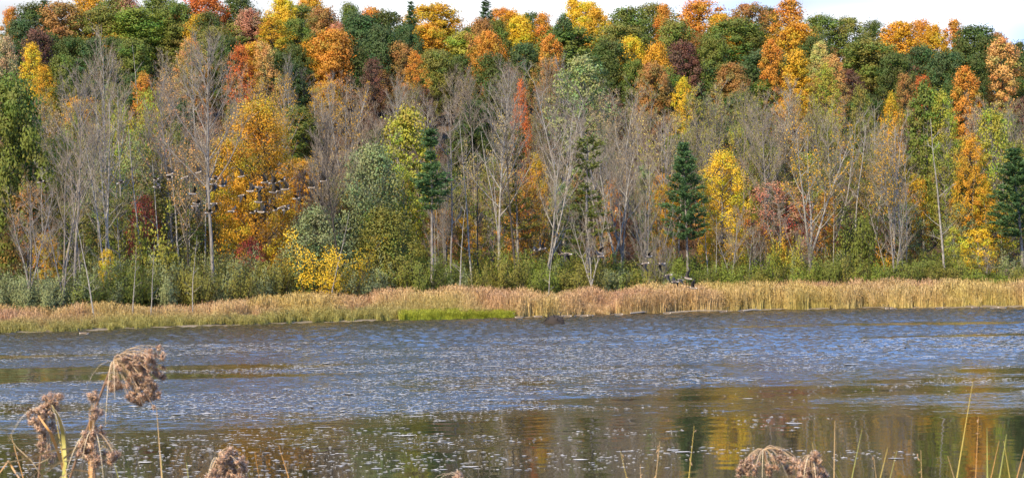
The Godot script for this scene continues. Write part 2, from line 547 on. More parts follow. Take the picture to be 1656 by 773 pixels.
# ---------------------------------------------------------------- geese
func make_goose(pose: String) -> ArrayMesh:
	var s := Shape.new()
	var brown := Color(0.16, 0.12, 0.085)
	var pale := Color(0.44, 0.38, 0.31)
	var white := Color(0.72, 0.7, 0.66)
	var black := Color(0.012, 0.011, 0.01)
	var swim := pose == "swimming"
	var up := 0.3 if swim else 0.0
	var rings := [
		[Vector3(0, 0.03, -0.42), 0.012, 0.006, black, black], [Vector3(0, 0.02, -0.36), 0.055, 0.014, black, white], [Vector3(0, 0.01, -0.3), 0.06, 0.035, white, white], [Vector3(0, 0, -0.22), 0.085, 0.065, brown, white],
		[Vector3(0, -0.01, -0.1), 0.115, 0.1, brown, pale], [Vector3(0, -0.01, 0.05), 0.125, 0.115, brown, pale], [Vector3(0, 0.0, 0.18), 0.1, 0.095, brown, pale], [Vector3(0, 0.015, 0.27), 0.06, 0.06, pale, pale]]
	if swim:
		rings += [[Vector3(0, 0.08, 0.3), 0.036, 0.04, black], [Vector3(0, 0.18, 0.31), 0.028, 0.032, black], [Vector3(0, 0.27, 0.33), 0.026, 0.03, black], [Vector3(0, 0.33, 0.36), 0.036, 0.035, black, white], [Vector3(0, 0.33, 0.41), 0.028, 0.026, black], [Vector3(0, 0.32, 0.46), 0.012, 0.01, black], [Vector3(0, 0.315, 0.475), 0.003, 0.003, black]]
	else:
		rings += [[Vector3(0, 0.022, 0.33), 0.036, 0.036, black], [Vector3(0, 0.03, 0.43), 0.026, 0.027, black], [Vector3(0, 0.04, 0.52), 0.026, 0.028, black], [Vector3(0, 0.05, 0.57), 0.036, 0.036, black, white], [Vector3(0, 0.048, 0.62), 0.028, 0.027, black], [Vector3(0, 0.04, 0.67), 0.014, 0.01, black], [Vector3(0, 0.038, 0.69), 0.003, 0.003, black]]
	s.body(rings, 10)
	var lift: float = {"wings raised": 1.12, "wings level": 0.42, "wings lowered": -0.75, "swimming": 0.0}[pose]
	if swim:
		for k in [-1, 1]:   # folded wings along the back
			s.body([[Vector3(k * 0.075, 0.06, -0.38), 0.008, 0.008, black], [Vector3(k * 0.085, 0.05, -0.2), 0.03, 0.04, brown], [Vector3(k * 0.1, 0.04, 0.0), 0.038, 0.065, brown], [Vector3(k * 0.085, 0.03, 0.17), 0.02, 0.045, brown], [Vector3(k * 0.07, 0.02, 0.22), 0.004, 0.01, brown]], 6)
	else:
		for k in [-1, 1]:
			var p := Vector3(k * 0.08, 0.05, 0.1)
			var a := lift
			var chord := [0.3, 0.31, 0.28, 0.21, 0.12, 0.02]
			var sweep := [0.0, 0.05, 0.07, -0.02, -0.14, -0.27]
			var col := [Color(0.05, 0.036, 0.025), Color(0.035, 0.026, 0.018), Color(0.026, 0.02, 0.015), Color(0.022, 0.018, 0.014), Color(0.035, 0.03, 0.025), Color(0.02, 0.018, 0.016)]
			var first := s.v.size()
			for q in 6:
				var nn := Vector3(-k * sin(a), cos(a), 0)
				var front := p + Vector3(0, 0, sweep[q] + 0.1)
				var back := front - Vector3(0, 0, chord[q])
				var thick := nn * (0.014 * (1.0 - q / 6.0) + 0.003)
				for w in [front, front.lerp(back, 0.3) + thick, back, front.lerp(back, 0.3) - thick]:
					s.v.append(w); s.c.append(col[q] if w != back else col[q].lerp(Color(0.03, 0.025, 0.02), 0.5))
				s.n.append(Vector3(0, 0, 1)); s.n.append(nn); s.n.append(Vector3(0, 0, -1)); s.n.append(-nn)
				p += Vector3(k * cos(a), sin(a), 0) * 0.165
				a += -0.1 if lift < 0.5 else 0.07
			for q in 5:
				for e in 4:
					var a0 := first + q * 4 + e
					var b0 := first + q * 4 + (e + 1) % 4
					if k < 0: s.tri(a0, b0, a0 + 4); s.tri(b0, b0 + 4, a0 + 4)
					else: s.tri(a0, a0 + 4, b0); s.tri(b0, a0 + 4, b0 + 4)
	for q in s.v.size(): s.v[q].y += up * 0.0
	return s.mesh()

# ---------------------------------------------------------------- the scene
func _ready() -> void:
	setup_view()
	setup_light()
	build_ground()
	build_water()
	build_hill_trees()
	build_front_trees()
	build_bare_wood()
	build_shrubs()
	build_reeds()
	build_geese()
	build_lake_things()
	build_foreground()
	name_all()

func setup_view() -> void:
	n_big.seed = 11; n_big.frequency = 0.014; n_big.fractal_octaves = 3
	n_mid.seed = 12; n_mid.frequency = 0.05; n_mid.fractal_octaves = 3
	n_fine.seed = 13; n_fine.frequency = 0.35; n_fine.fractal_octaves = 2
	var cam := Camera3D.new()
	cam.name = "camera"
	cam.fov = rad_to_deg(2 * atan(PH / 2 / FOCAL))
	cam.near = 0.1
	cam.far = 3000.0
	cam.position = EYE
	cam.rotation = Vector3(atan(61.5 / FOCAL), 0, -0.0192)
	var lens := CameraAttributesPhysical.new()
	lens.frustum_focal_length = 12.0 / (PH / 2 / FOCAL)
	lens.frustum_focus_distance = 120.0
	lens.frustum_near = 0.1
	lens.frustum_far = 3000.0
	lens.exposure_aperture = 24.0
	cam.attributes = lens
	add_child(cam)
	cam.fov = rad_to_deg(2 * atan(PH / 2 / FOCAL))
	view = cam.basis
	for e in [[-150, 543], [0, 540], [200, 533], [400, 526], [480, 523], [660, 518], [840, 514], [1000, 509], [1240, 502], [1400, 499], [1656, 497], [1800, 496]]:
		var r := ray(e[0], e[1])
		var p := EYE + r * (EYE.y / -r.y)
		shore_x.append(p.x); shore_d.append(-p.z)

func setup_light() -> void:
	var w := WorldEnvironment.new()
	w.name = "world"
	var e := Environment.new()
	e.background_mode = Environment.BG_SKY
	e.sky = Sky.new()
	var m := PanoramaSkyMaterial.new()
	m.panorama = ImageTexture.create_from_image(sky_picture())
	e.sky.sky_material = m
	e.background_energy_multiplier = 1.0
	e.tonemap_mode = Environment.TONE_MAPPER_LINEAR
	e.tonemap_exposure = 2.0
	e.sdfgi_enabled = true
	e.ssao_enabled = true
	e.ssil_enabled = true
	w.environment = e
	add_child(w)
	var sun := DirectionalLight3D.new()
	sun.name = "sun"
	sun.light_energy = 1.38
	sun.light_color = Color(1.0, 0.92, 0.77)
	sun.light_angular_distance = 0.5
	sun.shadow_enabled = true
	sun.rotation_degrees = Vector3(-42, -32, 0)
	add_child(sun)

# air and broken clouds: a bank of cloud low over the land, blue gaps higher up
func sky_picture() -> Image:
	var a := FastNoiseLite.new()
	a.seed = 20; a.frequency = 0.55; a.fractal_octaves = 5; a.fractal_gain = 0.52
	var b := FastNoiseLite.new()
	b.seed = 8; b.frequency = 1.7; b.fractal_octaves = 4
	var w := 1024
	var h := 512
	var im := Image.create_empty(w, h, false, Image.FORMAT_RGBF)
	for y in h:
		var el := (0.5 - (y + 0.5) / h) * PI
		var s := sin(maxf(el, 0.0))
		var base := Color(0.38, 0.62, 1.05).lerp(Color(0.1, 0.3, 0.86), pow(s, 0.5))
		for x in w:
			var az := (x + 0.5) / w * TAU
			var q := 1.0 / (s + 0.16)
			var u := cos(az) * cos(el) * q
			var v := sin(az) * cos(el) * q
			var cover := a.get_noise_3d(u, v, 0.0) * 1.25 + 0.3 - 0.55 * smoothstep(0.19, 0.34, s) + 0.3 * smoothstep(0.26, 0.12, s)
			var k := smoothstep(0.02, 0.42, cover)
			var lum := 0.64 + 0.42 * b.get_noise_3d(u, v, 2.0) - 0.1 * smoothstep(0.5, 0.95, cover)
			var cloud := Color(lum * 0.97, lum * 0.995, lum * 1.04)
			im.set_pixel(x, y, base.lerp(cloud, k))
	return im

func build_ground() -> void:
	var s := Shape.new()
	var xs := []
	var x := -420.0
	while x <= 420.0:
		xs.append(x)
		x += 2.2 if absf(x) < 110 else 9.0
	var zs := []
	var d := 92.0
	while d < 620.0:
		zs.append(d)
		d += 1.1 if d < 200 else (3.5 if d < 330 else 16.0)
	for dd in zs:
		for xx in xs:
			var y := ground(xx, -dd)
			s.v.append(Vector3(xx, y, -dd))
			var gx := (ground(xx + 0.6, -dd) - ground(xx - 0.6, -dd)) / 1.2
			var gz := (ground(xx, -dd + 0.6) - ground(xx, -dd - 0.6)) / 1.2
			s.n.append(Vector3(-gx, 1, -gz).normalized())
			var sd: float = dd - shore(xx)
			var mud := Color(0.34, 0.28, 0.19)
			var marsh := Color(0.2, 0.16, 0.08)
			var litter := Color(0.15, 0.095, 0.055)
			var q := n_fine.get_noise_2d(xx, dd) * 0.3 + 1.0
			var col := mud.lerp(marsh, smoothstep(0.6, 3.0, sd)).lerp(litter, smoothstep(12.0, 20.0, sd))
			s.c.append(Color(col.r * q, col.g * q, col.b * q))
	var nx := xs.size()
	for k in zs.size() - 1:
		for j in nx - 1:
			var a := k * nx + j
			s.tri(a, a + 1, a + nx); s.tri(a + 1, a + nx + 1, a + nx)
	var m := plain_mat("ground", 1, 1, 1, 0.95)
	var nz := FastNoiseLite.new()
	nz.seed = 21; nz.frequency = 0.05; nz.fractal_octaves = 5
	var t := NoiseTexture2D.new()
	t.width = 512; t.height = 512; t.seamless = true; t.noise = nz
	var ramp := Gradient.new()
	ramp.set_color(0, Color(0.5, 0.48, 0.45)); ramp.set_color(1, Color(1, 1, 1))
	t.color_ramp = ramp
	m.albedo_texture = t
	m.uv1_triplanar = true; m.uv1_world_triplanar = true
	m.uv1_scale = Vector3(0.31, 0.31, 0.31)
	tag(top("ground", s.mesh(), m), "wooded hillside and marshy far shore", "", "", "structure")
	# the grassy bank on which the photographer stands
	var bnk := Shape.new()
	for k in 60:
		for j in 81:
			var bx := -60.0 + j * 1.5
			var bz := 14.0 - k * 0.5
			var y := bank(bx, bz)
			bnk.v.append(Vector3(bx, y, bz))
			bnk.n.append(Vector3(bank(bx - 0.2, bz) - bank(bx + 0.2, bz), 0.4, bank(bx, bz - 0.2) - bank(bx, bz + 0.2)).normalized())
			var q := n_fine.get_noise_2d(bx, bz) * 0.3 + 1.0
			bnk.c.append(Color(0.17 * q, 0.14 * q, 0.07 * q))
	for k in 59:
		for j in 80:
			var a := k * 81 + j
			bnk.tri(a, a + 1, a + 81); bnk.tri(a + 1, a + 82, a + 81)
	tag(top("bank", bnk.mesh(), m), "grassy near bank above the water", "", "", "structure")

func bank(x: float, z: float) -> float:
	return lerpf(2.35, -1.6, smoothstep(-3.5, -15.0, z)) + n_fine.get_noise_2d(x * 0.5, z * 0.5) * 0.08

# ripples: calm near the photographer, ruffled by wind farther out, with smooth slicks
func wind(x: float, d: float) -> float:
	var far := smoothstep(40.0, 68.0, d + n_big.get_noise_2d(x * 0.9, d * 1.6) * 20.0 + n_mid.get_noise_2d(x * 1.2, d * 1.2) * 9.0)
	var streak := n_mid.get_noise_2d(x * 0.28 + 40.0, d * 1.05)
	var slick := smoothstep(-0.3, 0.02, streak + smoothstep(92.0, 112.0, d) * 0.3)
	return lerpf(0.025, 1.0, far * lerpf(0.12, 1.0, slick)) * lerpf(0.72, 2.1, smoothstep(74.0, 116.0, d + smoothstep(4.0, 18.0, x) * 26.0))

func build_water() -> void:
	var s := Shape.new()
	var us := [-5.0, -2.4, -1.4]
	for k in 641: us.append(-1.056 + k * 0.0033)
	us += [1.4, 2.4, 5.0]
	var zs := [-6.0, 5.0, 12.0, 18.0, 23.0]
	var d := 26.0
	while d < 172.0:
		zs.append(d)
		d += clampf(d * 0.0029, 0.1, 0.34)
	zs += [180.0, 200.0, 230.0]
	var ha := FastNoiseLite.new()
	ha.seed = 31; ha.noise_type = FastNoiseLite.TYPE_SIMPLEX_SMOOTH; ha.frequency = 1.0; ha.fractal_type = FastNoiseLite.FRACTAL_NONE
	var nu := us.size()
	var blow := PackedFloat32Array()
	for dd in zs:
		for u in us:
			var x: float = u * (absf(dd) * 0.345 + 2.0)
			var w := wind(x, dd)
			var y := 0.0
			if absf(u) < 1.2:
				y = w * (ha.get_noise_2d(x * 0.9, dd * 1.3) * 0.046 + ha.get_noise_2d(x * 0.4 + 50, dd * 0.6) * 0.03 + ha.get_noise_2d(x * 0.16 - 70, dd * 0.3) * 0.012)
			s.v.append(Vector3(x, y, -dd))
			blow.append(w)
	for k in zs.size():
		for j in nu:
			var p0: Vector3 = s.v[k * nu + maxi(j - 1, 0)]
			var p1: Vector3 = s.v[k * nu + mini(j + 1, nu - 1)]
			var q0: Vector3 = s.v[maxi(k - 1, 0) * nu + j]
			var q1: Vector3 = s.v[mini(k + 1, zs.size() - 1) * nu + j]
			var n := (p1 - p0).cross(q1 - q0).normalized()
			s.n.append(n if n.y > 0 else -n)
	# three surfaces: calm, breezy and ruffled water differ in their finest ripples
	var faces := [PackedInt32Array(), PackedInt32Array(), PackedInt32Array(), PackedInt32Array(), PackedInt32Array()]
	for k in zs.size() - 1:
		for j in nu - 1:
			var a := k * nu + j
			var w := blow[a]
			var dw: float = zs[k]
			var f: PackedInt32Array = faces[0 if w < 0.12 else 1 if w < 0.3 else 2 if w < 0.6 else 3 if dw < 98.0 + 12.0 * n_mid.get_noise_2d(s.v[a].x, 5.0) else 4]
			f.append(a); f.append(a + nu); f.append(a + 1); f.append(a + 1); f.append(a + nu); f.append(a + nu + 1)
	var mesh := ArrayMesh.new()
	var nz := FastNoiseLite.new()
	nz.seed = 33; nz.frequency = 0.03; nz.fractal_octaves = 3; nz.noise_type = FastNoiseLite.TYPE_SIMPLEX_SMOOTH
	var t := NoiseTexture2D.new()
	t.width = 512; t.height = 512; t.seamless = true; t.noise = nz; t.as_normal_map = true; t.bump_strength = 5.0
	for k in 5:
		var a := []
		a.resize(Mesh.ARRAY_MAX)
		a[Mesh.ARRAY_VERTEX] = s.v; a[Mesh.ARRAY_NORMAL] = s.n; a[Mesh.ARRAY_INDEX] = faces[k]
		if faces[k].is_empty(): continue
		mesh.add_surface_from_arrays(Mesh.PRIMITIVE_TRIANGLES, a)
		var m := StandardMaterial3D.new()
		m.albedo_color = lin(0.026, 0.022, 0.012)
		m.roughness = [0.03, 0.03, 0.03, 0.05, 0.1][k]
		m.metallic_specular = 0.5
		if k > 0:
			m.normal_enabled = true
			m.normal_texture = t
			m.normal_scale = [0.0, 0.15, 0.4, 0.8, 1.2][k]
			m.uv1_triplanar = true; m.uv1_world_triplanar = true
			m.uv1_scale = Vector3(0.22, 0.3, 0.3)
		mesh.surface_set_material(mesh.get_surface_count() - 1, m)
	tag(top("water", mesh, null), "pond water, ruffled far out and calm near the bank", "", "", "structure")

# ---------------------------------------------------------------- woods
var rounds := []
var ovals := []
var loose := []
var bares := {}
var pines := {}
var shrubs := []

func build_hill_trees() -> void:
	for k in 6: rounds.append(grow_leafy(100 + k, "round", 16.0, 3.0, 5.0, 84, 170, 0.32, 0.23, 0.15))
	for k in 5: ovals.append(grow_leafy(200 + k, "oval", 16.0, 2.6, 3.3, 74, 140, 0.28, 0.27, 0.15))
	for k in 4: loose.append(grow_leafy(300 + k, "oval", 16.0, 3.0, 3.6, 110, 80, 0.22, 0.2, 0.2))
	pines["spruce"] = grow_pine(41, 0.12, 2.6, 26, 0.8, "cone")
	pines["dark"] = grow_pine(42, 0.38, 3.1, 20, 1.0, "cone")
	pines["narrow"] = grow_pine(43, 0.56, 1.6, 13, 1.0, "layers")
	pines["thin"] = grow_pine(44, 0.36, 2.5, 13, 0.55, "layers")
	# crowns on the hill: column, row of the top, width in the photograph, colour, form
	var crowns := [
		[12, 14, 26, "orange", 1], [55, 8, 85, "dark green", 0], [28, 34, 55, "blue green", 0], [104, 6, 78, "rust brown", 0], [142, -8, 64, "amber", 0], [162, 14, 76, "olive green", 0], [203, -8, 34, "pink", 0],
		[185, -2, 64, "green", 0], [252, -5, 72, "green", 0], [290, 6, 60, "green", 0], [222, 18, 105, "bright green", 0], [216, 66, 66, "green", 0], [55, 50, 52, "maroon", 0], [78, 55, 66, "dark green", 0],
		[120, 62, 60, "dark green", 0], [147, 62, 50, "blue green", 1], [97, 92, 52, "green", 0], [46, 72, 46, "yellow", 2], [69, 108, 30, "golden", 2], [232, 118, 30, "orange", 2], [180, 62, 60, "dark green", 0],
		[8, 60, 46, "tan", 2], [330, -8, 74, "red orange", 0], [316, 26, 40, "golden", 0], [338, 22, 56, "dark green", 0], [385, -4, 64, "dark green", 0], [398, 16, 50, "pink", 0], [412, 30, 88, "olive green", 0],
		[440, 26, 60, "golden", 2], [456, -2, 52, "yellow", 0], [502, -5, 50, "amber", 0], [482, 10, 66, "olive green", 0], [478, 32, 52, "green", 0], [522, 15, 58, "rust brown", 0], [531, 50, 74, "orange", 0],
		[544, 40, 36, "pink", 0], [388, 72, 40, "red orange", 2], [427, 68, 46, "pale orange", 2], [306, 64, 54, "pale orange", 2], [350, 46, 60, "olive green", 0], [366, 60, 46, "dark green", 0],
		[565, 8, 34, "green", 0], [597, 15, 34, "orange", 0], [582, 24, 76, "blue green", 0], [622, 20, 70, "dark green", 0], [612, 46, 60, "blue green", 0], [702, 9, 92, "golden", 0], [690, 40, 64, "amber", 0], [752, 55, 78, "yellow green", 0],
		[790, 53, 48, "orange", 0], [645, 70, 48, "rust brown", 0], [656, 42, 42, "blue green", 0], [670, 84, 40, "orange", 2], [775, 34, 46, "rust brown", 0], [812, 15, 44, "orange", 0], [806, 34, 48, "green", 0],
		[842, 28, 56, "yellow", 0], [826, 18, 40, "amber", 0], [843, 72, 56, "blue green", 0], [887, 60, 38, "orange", 1], [882, 22, 34, "orange", 1], [906, 26, 26, "blue green", 1], [860, 22, 40, "dark green", 0],
		[930, -2, 40, "yellow", 1], [944, 6, 62, "yellow", 0], [966, 17, 42, "golden", 0], [922, 48, 112, "green", 0], [1000, 42, 80, "olive green", 0], [1010, 14, 76, "green", 0], [1058, 8, 76, "olive green", 0],
		[1072, 8, 34, "orange", 1], [985, 68, 66, "dark green", 0], [1025, 61, 48, "yellow", 0], [1060, 74, 40, "amber", 0], [1054, 104, 44, "rust brown", 0], [1028, 98, 42, "green", 0], [1078, 112, 38, "green", 0],
		[1130, 4, 78, "orange", 0], [1166, 24, 46, "amber", 0], [1211, 8, 68, "rust brown", 0], [1092, 35, 64, "olive green", 0], [1190, 33, 112, "green", 0], [1103, 70, 62, "maroon", 0], [1150, 60, 56, "green", 0],
		[1237, 82, 92, "blue green", 0], [1272, 0, 58, "orange", 1], [1290, 38, 62, "amber", 1], [1283, 85, 52, "golden", 1], [1247, 68, 26, "orange", 1], [1178, 104, 58, "rust brown", 0], [1242, 14, 34, "dark green", 0],
		[1330, 28, 74, "green", 0], [1372, 30, 56, "olive green", 0], [1325, 66, 38, "pale yellow", 2], [1347, 90, 44, "pale orange", 2], [1340, 104, 44, "yellow green", 2], [1104, 127, 36, "yellow", 2],
		[1405, 66, 92, "olive green", 0], [1412, 37, 46, "dark green", 0], [1450, 38, 72, "amber", 0], [1490, 35, 48, "orange", 0], [1513, 42, 36, "golden", 0], [1541, 33, 36, "orange", 1], [1560, 112, 32, "orange", 1],
		[1490, 76, 66, "blue green", 0], [1530, 86, 60, "blue green", 0], [1580, 44, 76, "dark green", 0], [1600, 62, 60, "dark green", 0], [1618, 66, 50, "pale orange", 1], [1650, 70, 46, "dark green", 0],
		[1492, 124, 40, "red orange", 2], [1465, 118, 40, "rust brown", 2], [1610, 54, 36, "rust brown", 0], [1570, 92, 60, "dark green", 0], [1450, 88, 60, "dark green", 0], [1320, 60, 60, "dark green", 0],
		[700, 86, 60, "olive green", 0], [790, 90, 60, "dark green", 0], [880, 96, 60, "rust brown", 2], [950, 96, 70, "dark green", 0], [570, 80, 60, "dark green", 0], [600, 96, 50, "maroon", 2], [440, 84, 60, "dark green", 0], [480, 76, 50, "dark green", 0],
	]
	rng.seed = 77
	var turns := 0
	for c in crowns:
		var form: int = c[4]
		var h := rng.randf_range(11.0, 14.5) if c[4] == 0 else rng.randf_range(13.0, 17.0)
		var d := depth_for(c[0], c[1], h, 196.0, 318.0)
		var p := spot(c[0], c[1], d)
		var g := ground(p.x, p.z)
		h = maxf(h * 0.75, p.y - g)
		var wide: float = c[2] * d / FOCAL
		var set: Array = [rounds, ovals, loose][form]
		var mesh: Dictionary = set[(turns * 5 + rng.randi()) % set.size()]
		turns += 1
		var rx: float = [5.0, 3.3, 3.6][form] * 1.6
		var sh := h / 16.0
		var sw := wide / rx
		sw = clampf(sw, sh * 0.7, sh * 1.7)
		plant("broadleaf_tree", "%s %s %s tree" % [["round", "upright", "loose"][form], "full" if form < 2 else "thin", c[3]], "tree", "trees on the hillside", mesh,
			{"trunk": bark_mat("dark"), "branches": bark_mat("dark"), "crown": leaf_mat(c[3])}, Vector3(p.x, g - 0.1, p.z), sw, sh, rng.randf() * TAU)
	var fd := 212.0
	while fd < 326.0:
		var fx := -fd * 0.335 - 8.0 + rng.randf() * 8.0
		while fx < fd * 0.335 + 8.0:
			var at := Vector3(fx + rng.randf_range(-2.5, 2.5), 0, -fd + rng.randf_range(-3, 3))
			fx += 10.0
			at.y = ground(at.x, at.z) - 0.2
			var c: String = ["dark green", "green", "olive green", "rust brown", "dark green", "blue green", "maroon", "amber"][rng.randi() % 8]
			var sh := rng.randf_range(0.48, 0.64)
			var skyline := table([[0, 70], [60, 40], [120, 16], [500, 16], [560, 30], [1100, 34], [1656, 72]], column_of(at))
			if row_of(at + Vector3(0, sh * 16.5, 0)) < skyline: sh *= 0.7
			if row_of(at + Vector3(0, sh * 16.5, 0)) < skyline: continue
			plant("broadleaf_tree", "low %s tree" % c, "tree", "trees on the hillside", rounds[rng.randi() % 6], {"trunk": bark_mat("dark"), "branches": bark_mat("dark"), "crown": leaf_mat(c)}, at, sh * 1.25, sh, rng.randf() * TAU)
		fd += 13.5
	for e in [[660, 2, 0.75], [780, -4, 0.95], [66, -6, 0.8]]:
		var d := depth_for(e[0], e[1], 15.0, 230.0, 318.0)
		var p := spot(e[0], e[1], d)
		var g := ground(p.x, p.z)
		plant("spruce_tree", "dark pointed spruce", "tree", "", pines["spruce"], {"trunk": bark_mat("dark"), "branches": bark_mat("dark"), "needles": leaf_mat("pine")}, Vector3(p.x, g, p.z), e[2] * 1.2, (p.y - g) / 16.0, 1.0)

# a tree of the lower wood: column, row of its top, depth
func front(called: String, phrase: String, mesh: Dictionary, colours: Dictionary, px: float, top_y: float, d: float, wide_px: float, rx: float, tall: float, turn: float, lean := 0.0) -> Node3D:
	d = from_shore(px, d)
	var p := spot(px, top_y, d)
	var g := ground(p.x, p.z) - 0.15
	return plant(called, phrase, "tree", "", mesh, colours, Vector3(p.x, g, p.z), wide_px * d / FOCAL / (1.6 * rx), (p.y - g) / tall, turn, Vector2(lean, 0))

func build_front_trees() -> void:
	rng.seed = 5
	var maple := grow_leafy(501, "oval", 16.0, 3.6, 4.4, 140, 190, 0.15, 0.2, 0.2)
	var maple_two := grow_leafy(502, "oval", 16.0, 3.6, 4.0, 120, 130, 0.16, 0.19, 0.16)
	var willow := grow_leafy(503, "dome", 9.0, 0.6, 4.2, 130, 110, 0.16, 0.2, 0.1)
	var sapling := grow_leafy(504, "oval", 5.0, 1.4, 1.4, 44, 70, 0.11, 0.26, 0.1)
	var wispy := grow_leafy(505, "oval", 10.0, 1.5, 2.8, 110, 64, 0.14, 0.18, 0.3)
	var wispy_two := grow_leafy(506, "round", 10.0, 1.2, 3.0, 110, 64, 0.14, 0.18, 0.3)
	var dk := bark_mat("dark")
	var gy := bark_mat("grey")
	front("maple_tree", "big bright orange maple", maple, {"trunk": dk, "branches": dk, "crown": leaf_mat("amber")}, 408, 168, 166, 125, 4.4, 16.0, 0.4)
	front("maple_tree", "bright yellow maple", maple_two, {"trunk": gy, "branches": gy, "crown": leaf_mat("yellow")}, 1168, 250, 162, 90, 4.0, 16.0, 2.0)
	front("maple_tree", "slim orange maple", maple_two, {"trunk": dk, "branches": dk, "crown": leaf_mat("amber")}, 1562, 222, 174, 58, 4.0, 16.0, 4.0)
	front("broadleaf_tree", "full rounded green tree", rounds[1], {"trunk": dk, "branches": dk, "crown": leaf_mat("green")}, 22, 132, 174, 104, 5.0, 16.0, 1.0)
	front("broadleaf_tree", "full yellow green tree", loose[2], {"trunk": gy, "branches": gy, "crown": leaf_mat("yellow green")}, 1608, 178, 178, 66, 3.3, 16.0, 0.3)
	front("broadleaf_tree", "tall dense green tree", ovals[2], {"trunk": gy, "branches": gy, "crown": leaf_mat("green")}, 1488, 138, 196, 58, 3.3, 16.0, 3.3)
	front("broadleaf_tree", "lime yellow tree", ovals[3], {"trunk": gy, "branches": gy, "crown": leaf_mat("yellow green")}, 655, 180, 178, 78, 3.3, 16.0, 1.3)
	front("broadleaf_tree", "pale green feathery tree", loose[0], {"trunk": gy, "branches": gy, "crown": leaf_mat("pale green")}, 948, 96, 200, 100, 3.6, 16.0, 2.3)
	front("broadleaf_tree", "small yellow crowned tree", loose[1], {"trunk": gy, "branches": gy, "crown": leaf_mat("golden")}, 1441, 155, 192, 40, 3.6, 16.0, 2.9)
	front("broadleaf_tree", "thin yellow green tree", loose[2], {"trunk": gy, "branches": gy, "crown": leaf_mat("yellow green")}, 1525, 148, 194, 48, 3.6, 16.0, 5.0)
	front("broadleaf_tree", "olive green tree", loose[3], {"trunk": gy, "branches": gy, "crown": leaf_mat("olive green")}, 1393, 143, 196, 46, 3.6, 16.0, 0.7)
	front("broadleaf_tree", "small red orange tree", loose[0], {"trunk": gy, "branches": gy, "crown": leaf_mat("red orange")}, 845, 136, 194, 32, 3.6, 16.0, 1.9)
	front("willow_tree", "soft sage green willow", willow, {"trunk": dk, "branches": dk, "crown": leaf_mat("sage green")}, 600, 240, 164, 120, 4.2, 9.0, 0.2)
	front("willow_tree", "low sage green willow", willow, {"trunk": dk, "branches": dk, "crown": leaf_mat("sage green")}, 508, 338, 159, 120, 4.2, 9.0, 2.4)
	front("willow_tree", "wide olive willow", willow, {"trunk": dk, "branches": dk, "crown": leaf_mat("olive green")}, 625, 340, 160, 130, 4.2, 9.0, 4.4)
	front("maple_tree", "thin orange maple", wispy, {"trunk": gy, "branches": gy, "crown": leaf_mat("orange")}, 842, 302, 166, 80, 2.8, 10.0, 0.5)
	for e in [[1262, 296, 100, "pink", 168], [1290, 330, 60, "red", 170], [235, 318, 60, "red", 170], [412, 384, 56, "red", 162], [36, 300, 80, "rust brown", 168], [15, 285, 60, "olive green", 176], [1332, 312, 52, "orange", 167], [992, 290, 46, "orange", 172], [700, 335, 80, "rust brown", 168], [1150, 300, 50, "amber", 168], [1005, 350, 60, "maroon", 170], [890, 345, 60, "olive green", 170], [335, 360, 60, "olive green", 172], [120, 330, 70, "olive green", 172], [455, 330, 50, "golden", 174], [570, 350, 60, "olive green", 172], [760, 350, 50, "golden", 171], [1210, 350, 60, "orange", 170], [1075, 300, 40, "golden", 174], [1430, 360, 60, "maroon", 170], [1620, 330, 80, "olive green", 175], [1600, 300, 60, "golden", 176], [70, 380, 46, "golden", 165], [870, 250, 46, "golden", 180], [1475, 285, 56, "golden", 178], [1330, 205, 44, "yellow green", 186], [1365, 260, 60, "olive green", 182], [1200, 205, 50, "yellow green", 188], [290, 200, 60, "olive green", 184], [195, 180, 70, "yellow green", 184], [130, 190, 70, "olive green", 182], [250, 240, 70, "olive green", 180], [110, 215, 80, "yellow green", 178], [160, 250, 80, "sage green", 176], [215, 230, 80, "pale green", 178], [275, 285, 90, "sage green", 174], [190, 320, 80, "olive green", 172], [310, 300, 60, "sage green", 176], [235, 150, 60, "yellow green", 186], [180, 140, 60, "olive green", 188], [575, 250, 60, "sage green", 170], [540, 290, 60, "olive green", 170], [655, 270, 70, "yellow green", 168], [735, 300, 60, "olive green", 172], [790, 260, 60, "olive green", 174], [905, 300, 60, "pale green", 170], [1040, 270, 50, "pale green", 176], [1245, 240, 60, "olive green", 178], [1310, 250, 70, "yellow green", 178], [1420, 250, 70, "olive green", 180], [1460, 330, 70, "sage green", 174], [1560, 330, 60, "sage green", 172], [1530, 260, 60, "olive green", 178], [60, 250, 60, "rust brown", 176]]:
		front("sapling_tree", "small leafy %s tree" % e[3], wispy if rng.randf() < 0.5 else wispy_two, {"trunk": gy, "branches": gy, "crown": leaf_mat(e[3])}, e[0], e[1], e[4], e[2], 2.9, 10.0, rng.randf() * TAU)
	front("sapling_tree", "small bright yellow tree", sapling, {"trunk": bark_mat("pale"), "branches": bark_mat("pale"), "crown": leaf_mat("yellow")}, 1583, 368, 161, 46, 1.4, 5.0, 0.0)
	front("sapling_tree", "small lime green tree", sapling, {"trunk": gy, "branches": gy, "crown": leaf_mat("lime")}, 1543, 365, 166, 30, 1.4, 5.0, 2.0)
	front("sapling_tree", "thin yellow leaved sapling", sapling, {"trunk": gy, "branches": gy, "crown": leaf_mat("yellow")}, 172, 402, 162, 24, 1.4, 5.0, 1.0)
	var nd := {"trunk": gy, "branches": dk, "needles": leaf_mat("pine")}
	front("pine_tree", "narrow green pine with bare trunk", pines["narrow"], nd, 693, 208, 156, 44, 1.45, 16.0, 0.0)
	front("pine_tree", "thin airy green pine", pines["thin"], {"trunk": gy, "branches": gy, "needles": leaf_mat("green")}, 946, 218, 157, 80, 2.4, 16.0, 1.0)
	front("pine_tree", "dense dark green pine", pines["dark"], nd, 1109, 226, 158, 60, 2.6, 16.0, 2.0)
